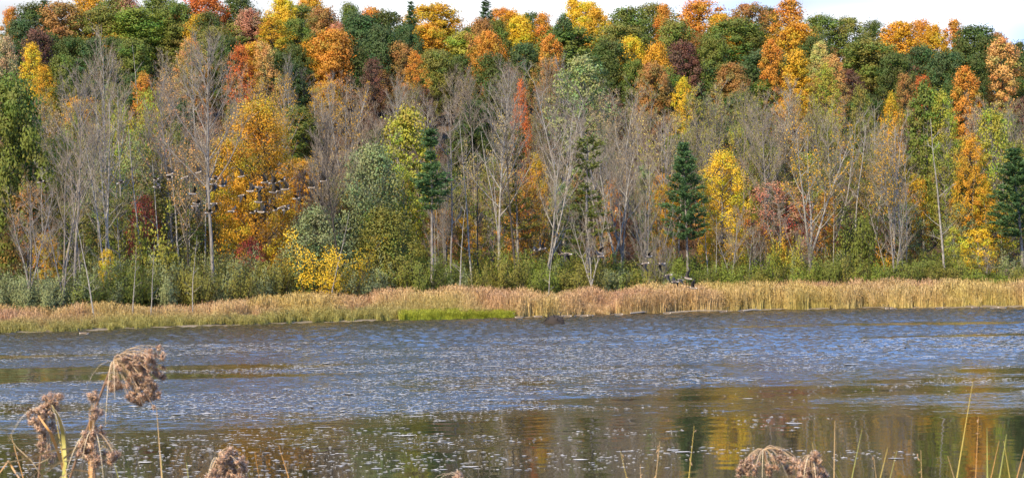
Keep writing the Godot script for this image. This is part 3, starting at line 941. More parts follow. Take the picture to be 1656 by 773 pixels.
	front("pine_tree", "broad dark green pine", pines["dark"], nd, 1652, 236, 164, 74, 2.6, 16.0, 3.0)
	front("pine_tree", "young olive pine", pines["thin"], {"trunk": gy, "branches": gy, "needles": leaf_mat("olive green")}, 834, 205, 163, 60, 2.4, 16.0, 4.0)

func build_bare_wood() -> void:
	for k in 3: bares["pole%d" % k] = grow_bare(700 + k, "pole")
	for k in 4: bares["spread%d" % k] = grow_bare(720 + k, "spread")
	for k in 4: bares["fork%d" % k] = grow_bare(740 + k, "fork")
	for k in 3: bares["snag%d" % k] = grow_bare(780 + k, "snag")
	for k in 3: bares["clump%d" % k] = grow_bare(760 + k, "clump")
	rng.seed = 9
	# stems that stand out at the edge of the wood: column, row of the top, depth, kind, bark, lean, girth
	for e in [
		[163, 92, 166, "spread3", "pale", 0.03, 0.9], [182, 190, 164, "pole0", "pale", 0.05, 1.0], [196, 140, 172, "pole1", "pale", 0.0, 1.1], [150, 350, 150, "snag2", "pale", 0.13, 1.1], [172, 200, 163, "snag0", "pale", 0.05, 1.2], [166, 160, 164, "snag1", "pale", 0.02, 1.2], [255, 250, 165, "snag2", "pale", 0.02, 1.1], [285, 210, 166, "snag0", "pale", 0.0, 1.2], [230, 200, 168, "snag1", "pale", 0.03, 1.1], [303, 230, 167, "snag2", "pale", 0.0, 1.0], [130, 240, 164, "snag1", "grey", 0.03, 1.0], [760, 190, 160, "snag0", "pale", 0.0, 1.1], [806, 210, 160, "snag2", "pale", 0.02, 1.1], [700, 330, 158, "snag1", "pale", 0.0, 0.8], [1208, 370, 158, "snag0", "pale", 0.0, 0.8], [1155, 350, 157, "snag1", "pale", 0.0, 0.9], [1380, 200, 166, "snag2", "pale", 0.0, 1.1], [1458, 200, 163, "snag0", "pale", 0.03, 1.3], [1000, 300, 160, "snag1", "grey", -0.06, 1.0], [1290, 340, 160, "snag2", "grey", 0.1, 0.9], [97, 300, 156, "fork0", "grey", 0.02, 0.7], [240, 390, 150, "snag0", "pale", 0.0, 0.9],
		[212, 395, 150, "snag1", "pale", 0.02, 0.9], [309, 380, 150, "snag2", "pale", 0.0, 0.9], [341, 80, 158, "spread1", "grey", 0.0, 1.6], [326, 200, 166, "pole2", "pale", 0.0, 1.0], [275, 150, 168, "spread0", "grey", 0.0, 1.2], [550, 195, 156, "spread2", "dark", 0.02, 1.0],
		[527, 340, 152, "snag1", "pale", -0.14, 0.9], [505, 170, 164, "fork2", "dark", 0.0, 1.2], [722, 170, 158, "pole2", "grey", 0.0, 1.2], [741, 325, 152, "snag0", "pale", 0.0, 1.0], [800, 130, 160, "spread0", "pale", 0.0, 1.2], [832, 160, 158, "pole0", "dark", 0.0, 1.6],
		[884, 385, 152, "snag0", "pale", 0.0, 0.9], [872, 195, 158, "fork0", "pale", -0.1, 0.8], [952, 320, 154, "fork3", "pale", 0.0, 0.6], [1000, 230, 164, "fork2", "grey", -0.05, 1.1], [1047, 330, 158, "clump1", "grey", 0.0, 0.8], [1062, 360, 156, "clump2", "grey", 0.0, 0.7],
		[1143, 300, 158, "snag1", "pale", 0.0, 0.8], [1225, 340, 160, "clump2", "pale", 0.0, 0.7], [1180, 330, 157, "fork3", "grey", 0.0, 0.7], [1303, 355, 160, "clump0", "grey", 0.0, 0.8], [1265, 300, 163, "fork0", "grey", 0.05, 0.9], [1437, 190, 162, "fork1", "pale", 0.0, 0.6],
		[1440, 300, 160, "clump1", "pale", 0.0, 0.9], [1462, 230, 168, "pole2", "pale", 0.02, 1.2], [1525, 190, 158, "snag2", "pale", 0.055, 1.7], [1350, 180, 172, "fork2", "pale", 0.0, 1.0], [1400, 170, 176, "pole0", "pale", 0.0, 0.9], [112, 130, 164, "spread2", "grey", 0.0, 1.1], [45, 290, 158, "fork3", "grey", 0.0, 1.0],
		[60, 310, 160, "snag1", "grey", 0.0, 1.0], [430, 190, 170, "spread1", "dark", 0.0, 1.1], [590, 200, 170, "fork0", "dark", 0.0, 1.1], [1240, 180, 170, "spread3", "grey", 0.0, 1.1], [1595, 400, 160, "clump0", "pale", 0.0, 0.5], [970, 150, 172, "fork3", "pale", 0.0, 1.1], [912, 120, 180, "fork1", "pale", 0.0, 1.2]]:
		var b: String = e[4]
		var tone: StandardMaterial3D = bark_mat(b)
		var p := spot(e[0], e[1], from_shore(e[0], e[2]))
		var g := ground(p.x, p.z) - 0.1
		var sh: float = (p.y - g) / 20.0
		var kind: String = e[3]
		var sw: float = lerpf(sh, 1.0, 0.3) * (0.5 + 0.3 * e[6])
		var look: String = {"pole": "slender single stemmed", "spread": "wide branching", "fork": "forked", "clump": "many stemmed", "snag": "thin straight"}[kind.left(-1)]
		plant("bare_tree", "%s bare %s tree" % [look, b], "tree", "", bares[kind], {"trunk": tone, "branches": tone, "twigs": bark_mat("mauve" if b != "pale" else "warm")}, Vector3(p.x, g, p.z), sw, sh, rng.randf() * TAU, Vector2(e[5], 0))
	# the wood behind them, tree by tree; its upper edge rises and falls along the photograph
	var crest := [[0, 140], [100, 130], [160, 96], [250, 74], [330, 72], [420, 100], [480, 112], [560, 122], [650, 122], [740, 112], [830, 118], [900, 108], [1000, 118], [1100, 142], [1200, 142], [1300, 152], [1400, 172], [1500, 176], [1560, 160], [1656, 150]]
	var tones := [[60, ["olive green", "rust brown", "tan"], 0.5], [115, ["olive green", "yellow green", "tan"], 0.6], [250, ["yellow green", "pale green", "olive green"], 0.75], [345, ["pink", "tan", "pale orange", "olive green"], 0.6], [470, ["pale orange", "golden", "tan"], 0.6], [610, ["tan", "olive green", "golden"], 0.2], [780, ["olive green", "tan", "pale yellow"], 0.5],
		[900, ["olive green", "pale yellow", "golden"], 0.5], [1050, ["pale green", "tan"], 0.35], [1250, ["yellow green", "pale green", "olive green", "pale yellow"], 0.6], [1300, ["tan", "olive green"], 0.35], [1440, ["yellow green", "olive green", "golden"], 0.7], [1560, ["olive green", "yellow green", "golden"], 0.6], [1800, ["tan", "olive green", "yellow green"], 0.35]]
	var d := 163.0
	var row := 0
	while d < 246.0:
		var gap := 5.9 if d < 190 else 7.4
		var half := d * 0.333 + 4.0
		var x := -half + rng.randf() * gap
		while x < half:
			var dd := d + rng.randf_range(-2.6, 2.6) + (shore(x) - 144.0) * clampf((230.0 - d) / 60.0, 0.0, 1.0)
			var xx := x + rng.randf_range(-2.0, 2.0)
			x += gap
			var px := column_of(Vector3(xx, 4, -dd))
			var g := ground(xx, -dd)
			var limit := spot(px, table(crest, px) + rng.randf_range(-12, 34), dd).y - g
			var h := minf(rng.randf_range(14.0, 21.0), limit)
			if h < 7.5: continue
			var hides := false
			for lm in [[693, 162, 26], [946, 162, 40], [1109, 163, 34], [1168, 162, 40], [408, 167, 60], [1488, 196, 26], [655, 178, 34], [1606, 184, 34], [1562, 172, 30], [600, 164, 50], [22, 172, 50], [1652, 166, 40], [1270, 168, 40]]:
				if d < lm[1] + 3 and absf(px - lm[0]) < lm[2]: hides = true
			if hides: continue
			var tone := "tan"
			var share := 0.3
			for t in tones:
				if px < t[0]:
					tone = t[1][rng.randi() % t[1].size()]; share = t[2]
					break
			var kind: String = ["spread", "spread", "fork", "fork", "clump", "pole", "pole", "snag"][rng.randi() % 8]
			kind += str(rng.randi() % (4 if kind == "spread" or kind == "fork" else 3))
			var twig: String = ["mauve", "mauve", "warm", "olive", "grey"][rng.randi() % 5]
			var bark: String = ["grey", "pale", "pale", "dark", "mauve"][rng.randi() % 5]
			var use := {"trunk": bark_mat(bark), "branches": bark_mat(bark if bark != "dark" else "mauve"), "twigs": bark_mat(twig)}
			var phrase := "bare %s tree" % bark
			if rng.randf() < share + 0.15:
				use["leaves"] = leaf_mat(tone)
				phrase = "thinly leaved %s tree" % tone
			var s := h / 20.0
			if tone != "tan" and rng.randf() < share * 0.08:
				plant("broadleaf_tree", "airy %s tree" % tone, "tree", "trees of the lower wood", loose[rng.randi() % 4], {"trunk": bark_mat(bark), "branches": bark_mat(bark), "crown": leaf_mat(tone)}, Vector3(xx, g - 0.1, -dd), h / 16.0 * rng.randf_range(0.75, 1.0), h / 16.0 * rng.randf_range(0.8, 0.98), rng.randf() * TAU)
				continue
			plant("bare_tree", phrase, "tree", "bare and half bare trees of the lower wood", bares[kind], use, Vector3(xx, g - 0.1, -dd), lerpf(s, 1.0, 0.3) * rng.randf_range(0.55, 1.0), s, rng.randf() * TAU, Vector2(rng.randf_range(-0.05, 0.05), rng.randf_range(-0.03, 0.03)))
		d += gap
		row += 1

func build_shrubs() -> void:
	for k in 5: shrubs.append(grow_shrub(800 + k, 4200, 0.11, 2.0))
	var yellow_shrub := grow_shrub(820, 11000, 0.062, 2.4)
	rng.seed = 21
	var stem := bark_mat("dark")
	var def := [[515, 398, 150, "yellow", 12.0, "bright yellow shrub"], [250, 375, 95, "yellow green", 20, "big yellow green shrub"], [1385, 346, 80, "green", 19, "dark evergreen shrub"], [1275, 398, 66, "yellow green", 17, "yellow green shrub"], [1495, 412, 80, "green", 16, "round dark green shrub"],
		[1262, 392, 40, "golden", 19, "small golden shrub"], [1434, 404, 46, "amber", 19, "small amber shrub"], [650, 415, 90, "olive green", 15, "olive shrub"], [880, 425, 90, "green", 16, "green shrub"]]
	for e in def:
		var q := spot(e[0], 490, 150)
		var d: float = shore(q.x) + e[4]
		var p := spot(e[0], e[1], d)
		var g := ground(p.x, p.z) - 0.1
		plant("shrub", e[5], "shrub", "", yellow_shrub if e[3] == "yellow" else shrubs[rng.randi() % 5], {"stems": stem, "leaves": leaf_mat(e[3])}, Vector3(p.x, g, p.z), e[2] * d / FOCAL / 3.6, (p.y - g) / 2.6, rng.randf() * TAU)
	var tops := [[0, 458], [110, 455], [200, 438], [270, 432], [330, 428], [440, 432], [560, 440], [650, 428], [760, 432], [850, 425], [960, 432], [1050, 436], [1150, 428], [1230, 425], [1350, 425], [1450, 428], [1560, 432], [1656, 430]]
	var px := -70.0
	while px < 1730:
		for r in 3:
			var q := spot(px, 490, 150)
			var d: float = shore(q.x) + [12.5, 16.0, 20.5][r] + rng.randf_range(-1.2, 1.2)
			var p := spot(px + rng.randf_range(-8, 8), table(tops, px) + rng.randf_range(-10, 14) - r * 5.0 + 4.0, d)
			var g := ground(p.x, p.z) - 0.1
			var h := clampf((p.y - g) * 1.22, 1.5, 7.5)
			var c: String = ["sage green", "green", "sage green", "olive green"][rng.randi() % 4] if px < 480 else ["green", "bright green", "olive green", "bright green", "olive green", "sage green"][rng.randi() % 6]
			plant("shrub", "leafy %s shrub" % c, "shrub", "shrubs behind the reeds", shrubs[rng.randi() % 5], {"stems": stem, "leaves": leaf_mat(c)}, Vector3(p.x, g, p.z), rng.randf_range(0.9, 1.4), h / 3.0, rng.randf() * TAU)
		px += 30.0
	# tangled undergrowth on the floor of the wood
	var bush := grow_shrub(830, 260, 0.16, 2.4)
	var both := Shape.new()
	for k in ["stems", "leaves"]:
		var a: Array = bush[k].surface_get_arrays(0)
		var first := both.v.size()
		both.v.append_array(a[Mesh.ARRAY_VERTEX]); both.n.append_array(a[Mesh.ARRAY_NORMAL])
		var cols: PackedColorArray = a[Mesh.ARRAY_COLOR]
		for c in cols: both.c.append(Color(c.r, c.g, c.b) if k == "leaves" else Color(0.8, 0.75, 0.7))
		for i in a[Mesh.ARRAY_INDEX]: both.i.append(first + i)
	var where := []
	var tints := PackedColorArray()
	for k in 1500:
		var d := rng.randf_range(0.0, 1.0)
		d = 150.0 + d * 90.0
		var x := rng.randf_range(-1, 1) * d * 0.35
		if d - shore(x) < 20.0: continue
		where.append(Transform3D(Basis(Vector3.UP, rng.randf() * TAU).scaled(Vector3.ONE * rng.randf_range(0.5, 1.2)), Vector3(x, ground(x, -d) - 0.1, -d)))
		var t: Array = [[0.14, 0.1, 0.07], [0.1, 0.11, 0.04], [0.19, 0.11, 0.05], [0.09, 0.1, 0.05], [0.25, 0.12, 0.04], [0.13, 0.07, 0.06]][rng.randi() % 6]
		tints.append(Color(t[0], t[1], t[2]))
	scatter("undergrowth", both.mesh(), plain_mat("undergrowth", 1, 1, 1, 0.8, true, 0.4), where, tints, "brown and green undergrowth tangled between the trunks", "undergrowth")

func build_reeds() -> void:
	rng.seed = 31
	var reed := Shape.new()     # one clump, one metre high
	for k in 16:
		var a := rng.randf() * TAU
		var r := rng.randf() * 0.2
		var p := Vector3(cos(a) * r, 0, sin(a) * r)
		var b := rng.randf() * TAU
		var lean := Vector3(cos(b), 0, sin(b)) * rng.randf_range(0.04, 0.3)
		var h := rng.randf_range(0.4, 1.08)
		var pts := [p, p + lean * 0.3 + Vector3(0, h * 0.45, 0), p + lean * 0.75 + Vector3(0, h * 0.8, 0), p + lean * 1.5 + Vector3(0, h * rng.randf_range(0.85, 1.0), 0)]
		var across := Vector3(cos(b + 1.57 + rng.randf() * 0.8), 0, sin(b + 1.57)).normalized()
		var g := rng.randf_range(0.75, 1.2)
		reed.blade(pts, [0.016, 0.02, 0.015, 0.003], across, Color(g * 0.85, g * 0.95, g * 0.7), Color(g, g, g))
		if k % 3 == 0:      # a feathery plume
			for q in 7:
				var f := q / 7.0
				var pp := (pts[2] as Vector3).lerp(pts[3], 0.4 + f * 0.6) + Vector3(0, 0.02 + f * 0.07, 0)
				reed.leaf(pp, dirv(), Vector3.UP + dirv() * 0.5, 0.075, 0.022, Vector3.UP, Color(1.15, 0.98, 0.9))
	var mesh := reed.mesh()
	var m := plain_mat("reeds", 1, 1, 1, 0.75, true, 0.4)
	var tops := [[0, 497], [150, 494], [300, 494], [400, 485], [500, 477], [600, 473], [700, 470], [800, 471], [900, 470], [1000, 468], [1060, 463], [1150, 460], [1300, 458], [1450, 457], [1656, 455]]
	var where := []
	var tints := PackedColorArray()
	var lows := []
	var low_tints := PackedColorArray()
	var x := -62.0
	while x < 74.0:
		var sh := shore(x)
		for k in 56:
			var s := 11.5 * pow(rng.randf(), 1.25)
			var xx := x + rng.randf_range(-0.15, 0.15)
			var d := sh + s
			var px := column_of(Vector3(xx, 1, -d))
			if px < -90 or px > 1750: continue
			var h := clampf(spot(px, table(tops, px), sh + 6.0).y - 0.2, 0.7, 3.4)
			var wet := smoothstep(900.0, 560.0, px)
			var edge := 0.5 + wet * 5.0 + n_mid.get_noise_2d(xx * 3.0, 9.0) * 2.0
			var patch := n_mid.get_noise_2d(xx * 1.6, d * 1.6)
			if s < edge:
				if s < 0.25: continue
				h = h * lerpf(0.28, 0.7, s / maxf(edge, 0.5)) * rng.randf_range(0.8, 1.2)
			else: h *= rng.randf_range(0.62, 1.1) * (1.0 + 0.35 * n_mid.get_noise_2d(xx * 3.0, d * 2.0 + 50.0))
			var g := rng.randf_range(0.8, 1.2)
			var tan_c := Color(0.66, 0.46, 0.23).lerp(Color(0.55, 0.33, 0.2), clampf(patch * 1.6 + 0.4, 0, 1))
			var green := Color(0.36, 0.33, 0.09)
			var mix := clampf((1.0 - s / maxf(edge, 0.6)) * wet * 1.1 + maxf(0.0, -patch) * 0.7, 0, 0.85)
			if s < 1.2 and px > 880: mix = 0.5 * maxf(0.0, patch + 0.2)
			var bent := smoothstep(0.18, 0.4, n_mid.get_noise_2d(xx * 4.5 + 200.0, d * 3.0))
			h *= 1.0 - 0.45 * bent
			if bent > 0.6 and rng.randf() < 0.35: continue
			if s < 1.0 and n_fine.get_noise_2d(xx * 1.1, 77.0) > 0.12: continue
			var broad := n_big.get_noise_2d(xx * 5.0, d * 3.0)
			tan_c = tan_c.lerp(Color(0.6, 0.37, 0.22), clampf(broad * 1.2, 0, 0.5)).lerp(Color(0.6, 0.47, 0.14), clampf(-broad * 1.5, 0, 0.7))
			var col := tan_c.lerp(green, mix)
			where.append(Transform3D(Basis(Vector3(rng.randf_range(-1, 1), 0, rng.randf_range(-1, 1)).normalized(), bent * rng.randf_range(0.1, 0.8)) * Basis(Vector3.UP, rng.randf() * TAU).scaled(Vector3(lerpf(h, 1.6, 0.5), h, lerpf(h, 1.6, 0.5))), Vector3(xx, ground(xx, -d) - 0.03, -d)))
			tints.append(Color(col.r * g, col.g * g, col.b * g))
		x += 0.3
	scatter("reeds", mesh, m, where, tints, "tan and green reed bed along the far shore", "reeds")
	# bright green sedge at the water's edge
	var spots := []
	var cols := PackedColorArray()
	for e in [[695, 52, 0.8], [745, 20, 0.7], [800, 34, 0.7], [775, 14, 0.6]]:
		for k in int(e[1] * 12):
			var px: float = e[0] + rng.randf_range(-1, 1) * e[1] * 0.9
			var q := spot(px, 515, 145)
			var d := shore(q.x) + rng.randf_range(-0.4, 1.6)
			var p := spot(px, 515, d)
			spots.append(Transform3D(Basis(Vector3.UP, rng.randf() * TAU).scaled(Vector3(1.2, 1.12 * e[2] * rng.randf_range(0.7, 1.1), 1.1)), Vector3(p.x, ground(p.x, -d), -d)))
			var g := rng.randf_range(0.8, 1.2)
			cols.append(Color(0.42 * g, 0.45 * g, 0.045 * g))
	scatter("sedge_grass", mesh, m, spots, cols, "bright green sedge patch on the water's edge", "grass")

func build_geese() -> void:
	rng.seed = 41
	var m := plain_mat("plumage", 1, 1, 1, 0.7, true)
	var poses := {}
	for k in ["wings raised", "wings level", "wings lowered", "swimming"]: poses[k] = make_goose(k)
	var u := "wings raised"
	var l := "wings level"
	var w := "wings lowered"
	var upper := [[65, 295, l], [195, 294, l], [252, 292, l], [252, 303, l], [274, 281, u], [275, 288, l], [297, 289, w], [319, 277, u], [312, 312, l], [316, 328, l], [315, 335, w], [336, 344, l], [345, 291, l], [344, 298, w], [359, 299, u], [346, 330, w], [389, 284, u], [388, 316, w],
		[405, 309, u], [417, 304, w], [374, 343, l], [408, 343, l], [416, 328, u], [429, 295, u], [441, 295, u], [454, 291, l], [441, 312, u], [453, 307, u], [461, 306, u], [423, 342, u], [444, 338, l], [454, 337, w], [464, 338, l], [503, 304, u], [523, 293, u], [480, 321, l]]
	var lower := [[869, 405, l], [877, 402, u], [906, 410, u], [921, 411, w], [972, 409, l], [971, 416, l], [1052, 415, l], [1043, 427, w], [1070, 425, w], [1080, 447, w], [1099, 453, w], [1111, 449, u], [1120, 465, u], [1094, 456, l]]
	var swimmers := [[134, 541], [839, 514.5], [870, 513], [900, 513], [913, 512.5], [919, 512.5], [936, 512], [946, 512], [953, 511.5], [1002, 509.5], [1080, 507.5], [1171, 504.5], [1202, 504], [1438, 500.5], [1445, 500.5], [1521, 499.5], [1578, 498.6], [1610, 498.4], [1622, 498.4]]
	var rank := {}
	upper.sort_custom(func(a, b): return a[0] < b[0])
	lower.sort_custom(func(a, b): return a[0] < b[0])
	for flock in [[upper, 140.0, "upper flock before the trees", "geese flying before the trees"], [lower, 143.0, "lower flock over the reeds", "geese flying over the reeds"]]:
		for g in flock[0]:
			var key: String = g[2] + flock[2]
			rank[key] = rank.get(key, -1) + 1
			var o := top("flying_goose", poses[g[2]], m)
			var d: float = flock[1] + rng.randf_range(-6, 6)
			o.position = spot(g[0] + rng.randf_range(-2, 2), g[1] + rng.randf_range(-2, 2), d)
			var side := -1.0 if rng.randf() < 0.0 else 1.0
			o.rotation = Vector3(rng.randf_range(-0.3, 0.18), PI / 2 * side + rng.randf_range(-0.6, 0.6), rng.randf_range(-0.5, 0.5))
			if flock[1] > 141: o.rotation.y += PI
			o.scale = Vector3.ONE * rng.randf_range(0.95, 1.1)
			tag(o, "flying goose with %s, %s from left in %s" % [g[2], ordinal(rank[key]), flock[2]], "goose", flock[3])
	for k in swimmers.size():
		var r := ray(swimmers[k][0], swimmers[k][1] + 1.0)
		var p := EYE + r * (EYE.y / -r.y)
		p.z = maxf(p.z, -shore(p.x) + 1.2)
		var o := top("swimming_goose", poses["swimming"], m)
		o.position = Vector3(p.x, 0.1, p.z)
		o.scale = Vector3.ONE * 1.25
		o.rotation.y = (PI / 2 if rng.randf() < 0.6 else -PI / 2) + rng.randf_range(-0.5, 0.5)
		tag(o, "goose swimming by the far reeds, %s from left" % ordinal(k), "goose", "geese on the water")

func build_lake_things() -> void:
	rng.seed = 51
	var dark := plain_mat("wet wood", 0.03, 0.022, 0.017, 0.95, true)
	# a heap of mud and sticks in the water, and another on the shore
	for e in [[898, 524.5, 1.7, 1.0, "dark heap of mud and sticks standing in the water"], [486, 521, 2.2, 0.9, "low dark heap of sticks on the left shore edge"]]:
		var r := ray(e[0], e[1])
		var p := EYE + r * (EYE.y / -r.y)
		var o := thing("stick_heap", e[4], "stick heap", Vector3(p.x, -0.02, p.z))
		var s := Shape.new()
		for k in 7:
			for j in 14:
				var t := k / 6.0
				var a := TAU * j / 14
				var q: float = e[2] * 0.5 * cos(t * PI / 2) * (1.0 + 0.3 * n_fine.get_noise_2d(cos(a) * 3.0 + e[0], sin(a) * 3.0 + t))
				s.v.append(Vector3(cos(a) * q, e[3] * 0.8 * sin(t * PI / 2), sin(a) * q * 0.7))
				s.n.append(Vector3(cos(a) * cos(t), 0.3 + sin(t), sin(a) * cos(t)).normalized())
				s.c.append(Color(1, 1, 1) * rng.randf_range(0.7, 1.3))
		for k in 6:
			for j in 14:
				var a := k * 14 + j
				var b := k * 14 + (j + 1) % 14
				s.tri(a, a + 14, b); s.tri(b, a + 14, b + 14)
		part("mound", s.mesh(), dark, o)
		for k in 16:
			var st := Shape.new()
			var a := rng.randf() * TAU
			var c := Vector3(cos(a) * e[2] * rng.randf_range(0.1, 0.5), e[3] * rng.randf_range(0.25, 0.8), sin(a) * e[2] * 0.3)
			var dr := Vector3(rng.randf_range(-1, 1), rng.randf_range(-0.3, 0.5), rng.randf_range(-0.6, 0.6)).normalized()
			st.tube([c - dr * 0.4, c + dirv() * 0.04, c + dr * 0.45], [0.03, 0.035, 0.015], 5, Color(1.6, 1.4, 1.2), true)
			part("stick", st.mesh(), dark, o)
	# fallen logs and posts at the reeds' edge
	var wood := plain_mat("grey wood", 0.3, 0.25, 0.19, 0.85, true)
	for e in [[1020, 507, 1062, 504.5, 0.09, "pale fallen log lying in front of reeds, longer left one"], [1203, 503, 1232, 501.5, 0.09, "pale fallen log lying by the reeds, shorter right one"], [130, 524, 165, 523, 0.08, "dark branch lying in the marsh grass at left"], [1085, 505, 1170, 502.5, 0.05, "long thin pole lying at the water's edge"]]:
		var ra := ray(e[0], e[1])
		var rb := ray(e[2], e[3])
		var a := EYE + ra * (3.86 / -ra.y)
		var b := EYE + rb * (3.86 / -rb.y)
		var s := Shape.new()
		s.tube([Vector3.ZERO, (b - a) * 0.5 + Vector3(0, 0.07, 0.05), b - a], [e[4], e[4] * 1.1, e[4] * 0.6], 7, Color.WHITE, true)
		s.tube([(b - a) * 0.6, (b - a) * 0.66 + Vector3(0.2, 0.4, 0)], [e[4] * 0.4, 0.012], 5)
		var o := top("fallen_log", s.mesh(), dark if e[0] < 200 else wood)
		o.position = a
		tag(o, e[5], "log")
	for e in [[1078, 497, 507, 0.09, "dark broken post standing at the reed edge"], [601, 508, 517, 0.06, "short pale stake at the reed edge, left one"], [629, 510, 517, 0.06, "short pale stake at the reed edge, right one"], [276 + 1068, 494, 500, 0.1, "small dark stump on the shore at right"]]:
		var r := ray(e[0], e[2])
		var p := EYE + r * (EYE.y / -r.y)
		var t := spot(e[0], e[1], -p.z)
		var s := Shape.new()
		s.tube([Vector3(0, -0.3, 0), Vector3(0.02, t.y * 0.6, 0), Vector3(-0.02, t.y, 0)], [e[3], e[3] * 0.9, e[3] * 0.7], 7, Color.WHITE, true)
		var o := top("post", s.mesh(), dark if e[3] > 0.07 else wood)
		o.position = Vector3(p.x, 0, p.z)
		tag(o, e[4], "post")
	# leaves and bits that float on the calm water
	var bit := Shape.new()
	bit.v.append(Vector3(0, 0.012, 0)); bit.n.append(Vector3.UP); bit.c.append(Color.WHITE)
	for k in 9:
		var a := TAU * k / 9
		var q := rng.randf_range(0.3, 0.55)
		bit.v.append(Vector3(cos(a) * q, 0.004, sin(a) * q)); bit.n.append(Vector3.UP); bit.c.append(Color.WHITE)
	for k in 9: bit.tri(0, 1 + (k + 1) % 9, 1 + k)
	var where := []
	var tints := PackedColorArray()
	var tries := 0
	while where.size() < 18000 and tries < 200000:
		tries += 1
		var d := rng.randf_range(27.0, 104.0)
		var x := rng.randf_range(-1, 1) * d * 0.34
		var q := n_mid.get_noise_2d(x * 0.6, d * 1.2 + 100) * 1.3 + n_fine.get_noise_2d(x * 0.5, d * 0.5) * 0.6
		if q < 0.1 - 0.25 * smoothstep(40.0, 60.0, d) + 0.15 * rng.randf() and rng.randf() > 0.05: continue
		if d < 48.0 and rng.randf() < 0.4 + 0.8 * smoothstep(0.25, 0.0, q): continue
		if wind(x, d) < 0.3 and d > 62.0: continue
		var s := (0.025 + 0.1 * pow(rng.randf(), 2.2)) * (2.6 if rng.randf() < 0.04 else 1.0) * lerpf(0.85, 1.35, smoothstep(45.0, 90.0, d))
		where.append(Transform3D(Basis(Vector3.UP, rng.randf() * TAU).scaled(Vector3(s * rng.randf_range(0.8, 2.4), 1, s * rng.randf_range(0.6, 1.0))), Vector3(x, 0.006 + 0.03 * wind(x, d), -d)))
		var g := rng.randf_range(0.35, 1.0)
		tints.append(Color(0.6 * g, 0.54 * g, 0.43 * g))
	scatter("floating_leaves", bit.mesh(), plain_mat("floating leaves", 1, 1, 1, 0.35, true), where, tints, "pale leaves and bits floating on the calm water", "floating leaves")

# ---------------------------------------------------------------- plants at the photographer's feet
func fuzz(sd: int) -> ArrayMesh:
	rng.seed = sd
	var s := Shape.new()
	for k in 9:
		var c := dirv() * 0.006
		for q in 12:
			var d := dirv()
			var g := rng.randf_range(0.7, 1.25)
			s.leaf(c + d * 0.006, d.cross(dirv()).normalized(), d, rng.randf_range(0.012, 0.022), 0.0016, (d + Vector3.UP * 0.3).normalized(), Color(0.74 * g, 0.54 * g, 0.4 * g))
		s.body([[c + Vector3(0, 0, -0.0045), 0.001, 0.001, Color(0.3, 0.17, 0.1)], [c, 0.004, 0.004, Color(0.42, 0.25, 0.16)], [c + Vector3(0, 0, 0.0045), 0.001, 0.001, Color(0.3, 0.17, 0.1)]], 5)
	return s.mesh()

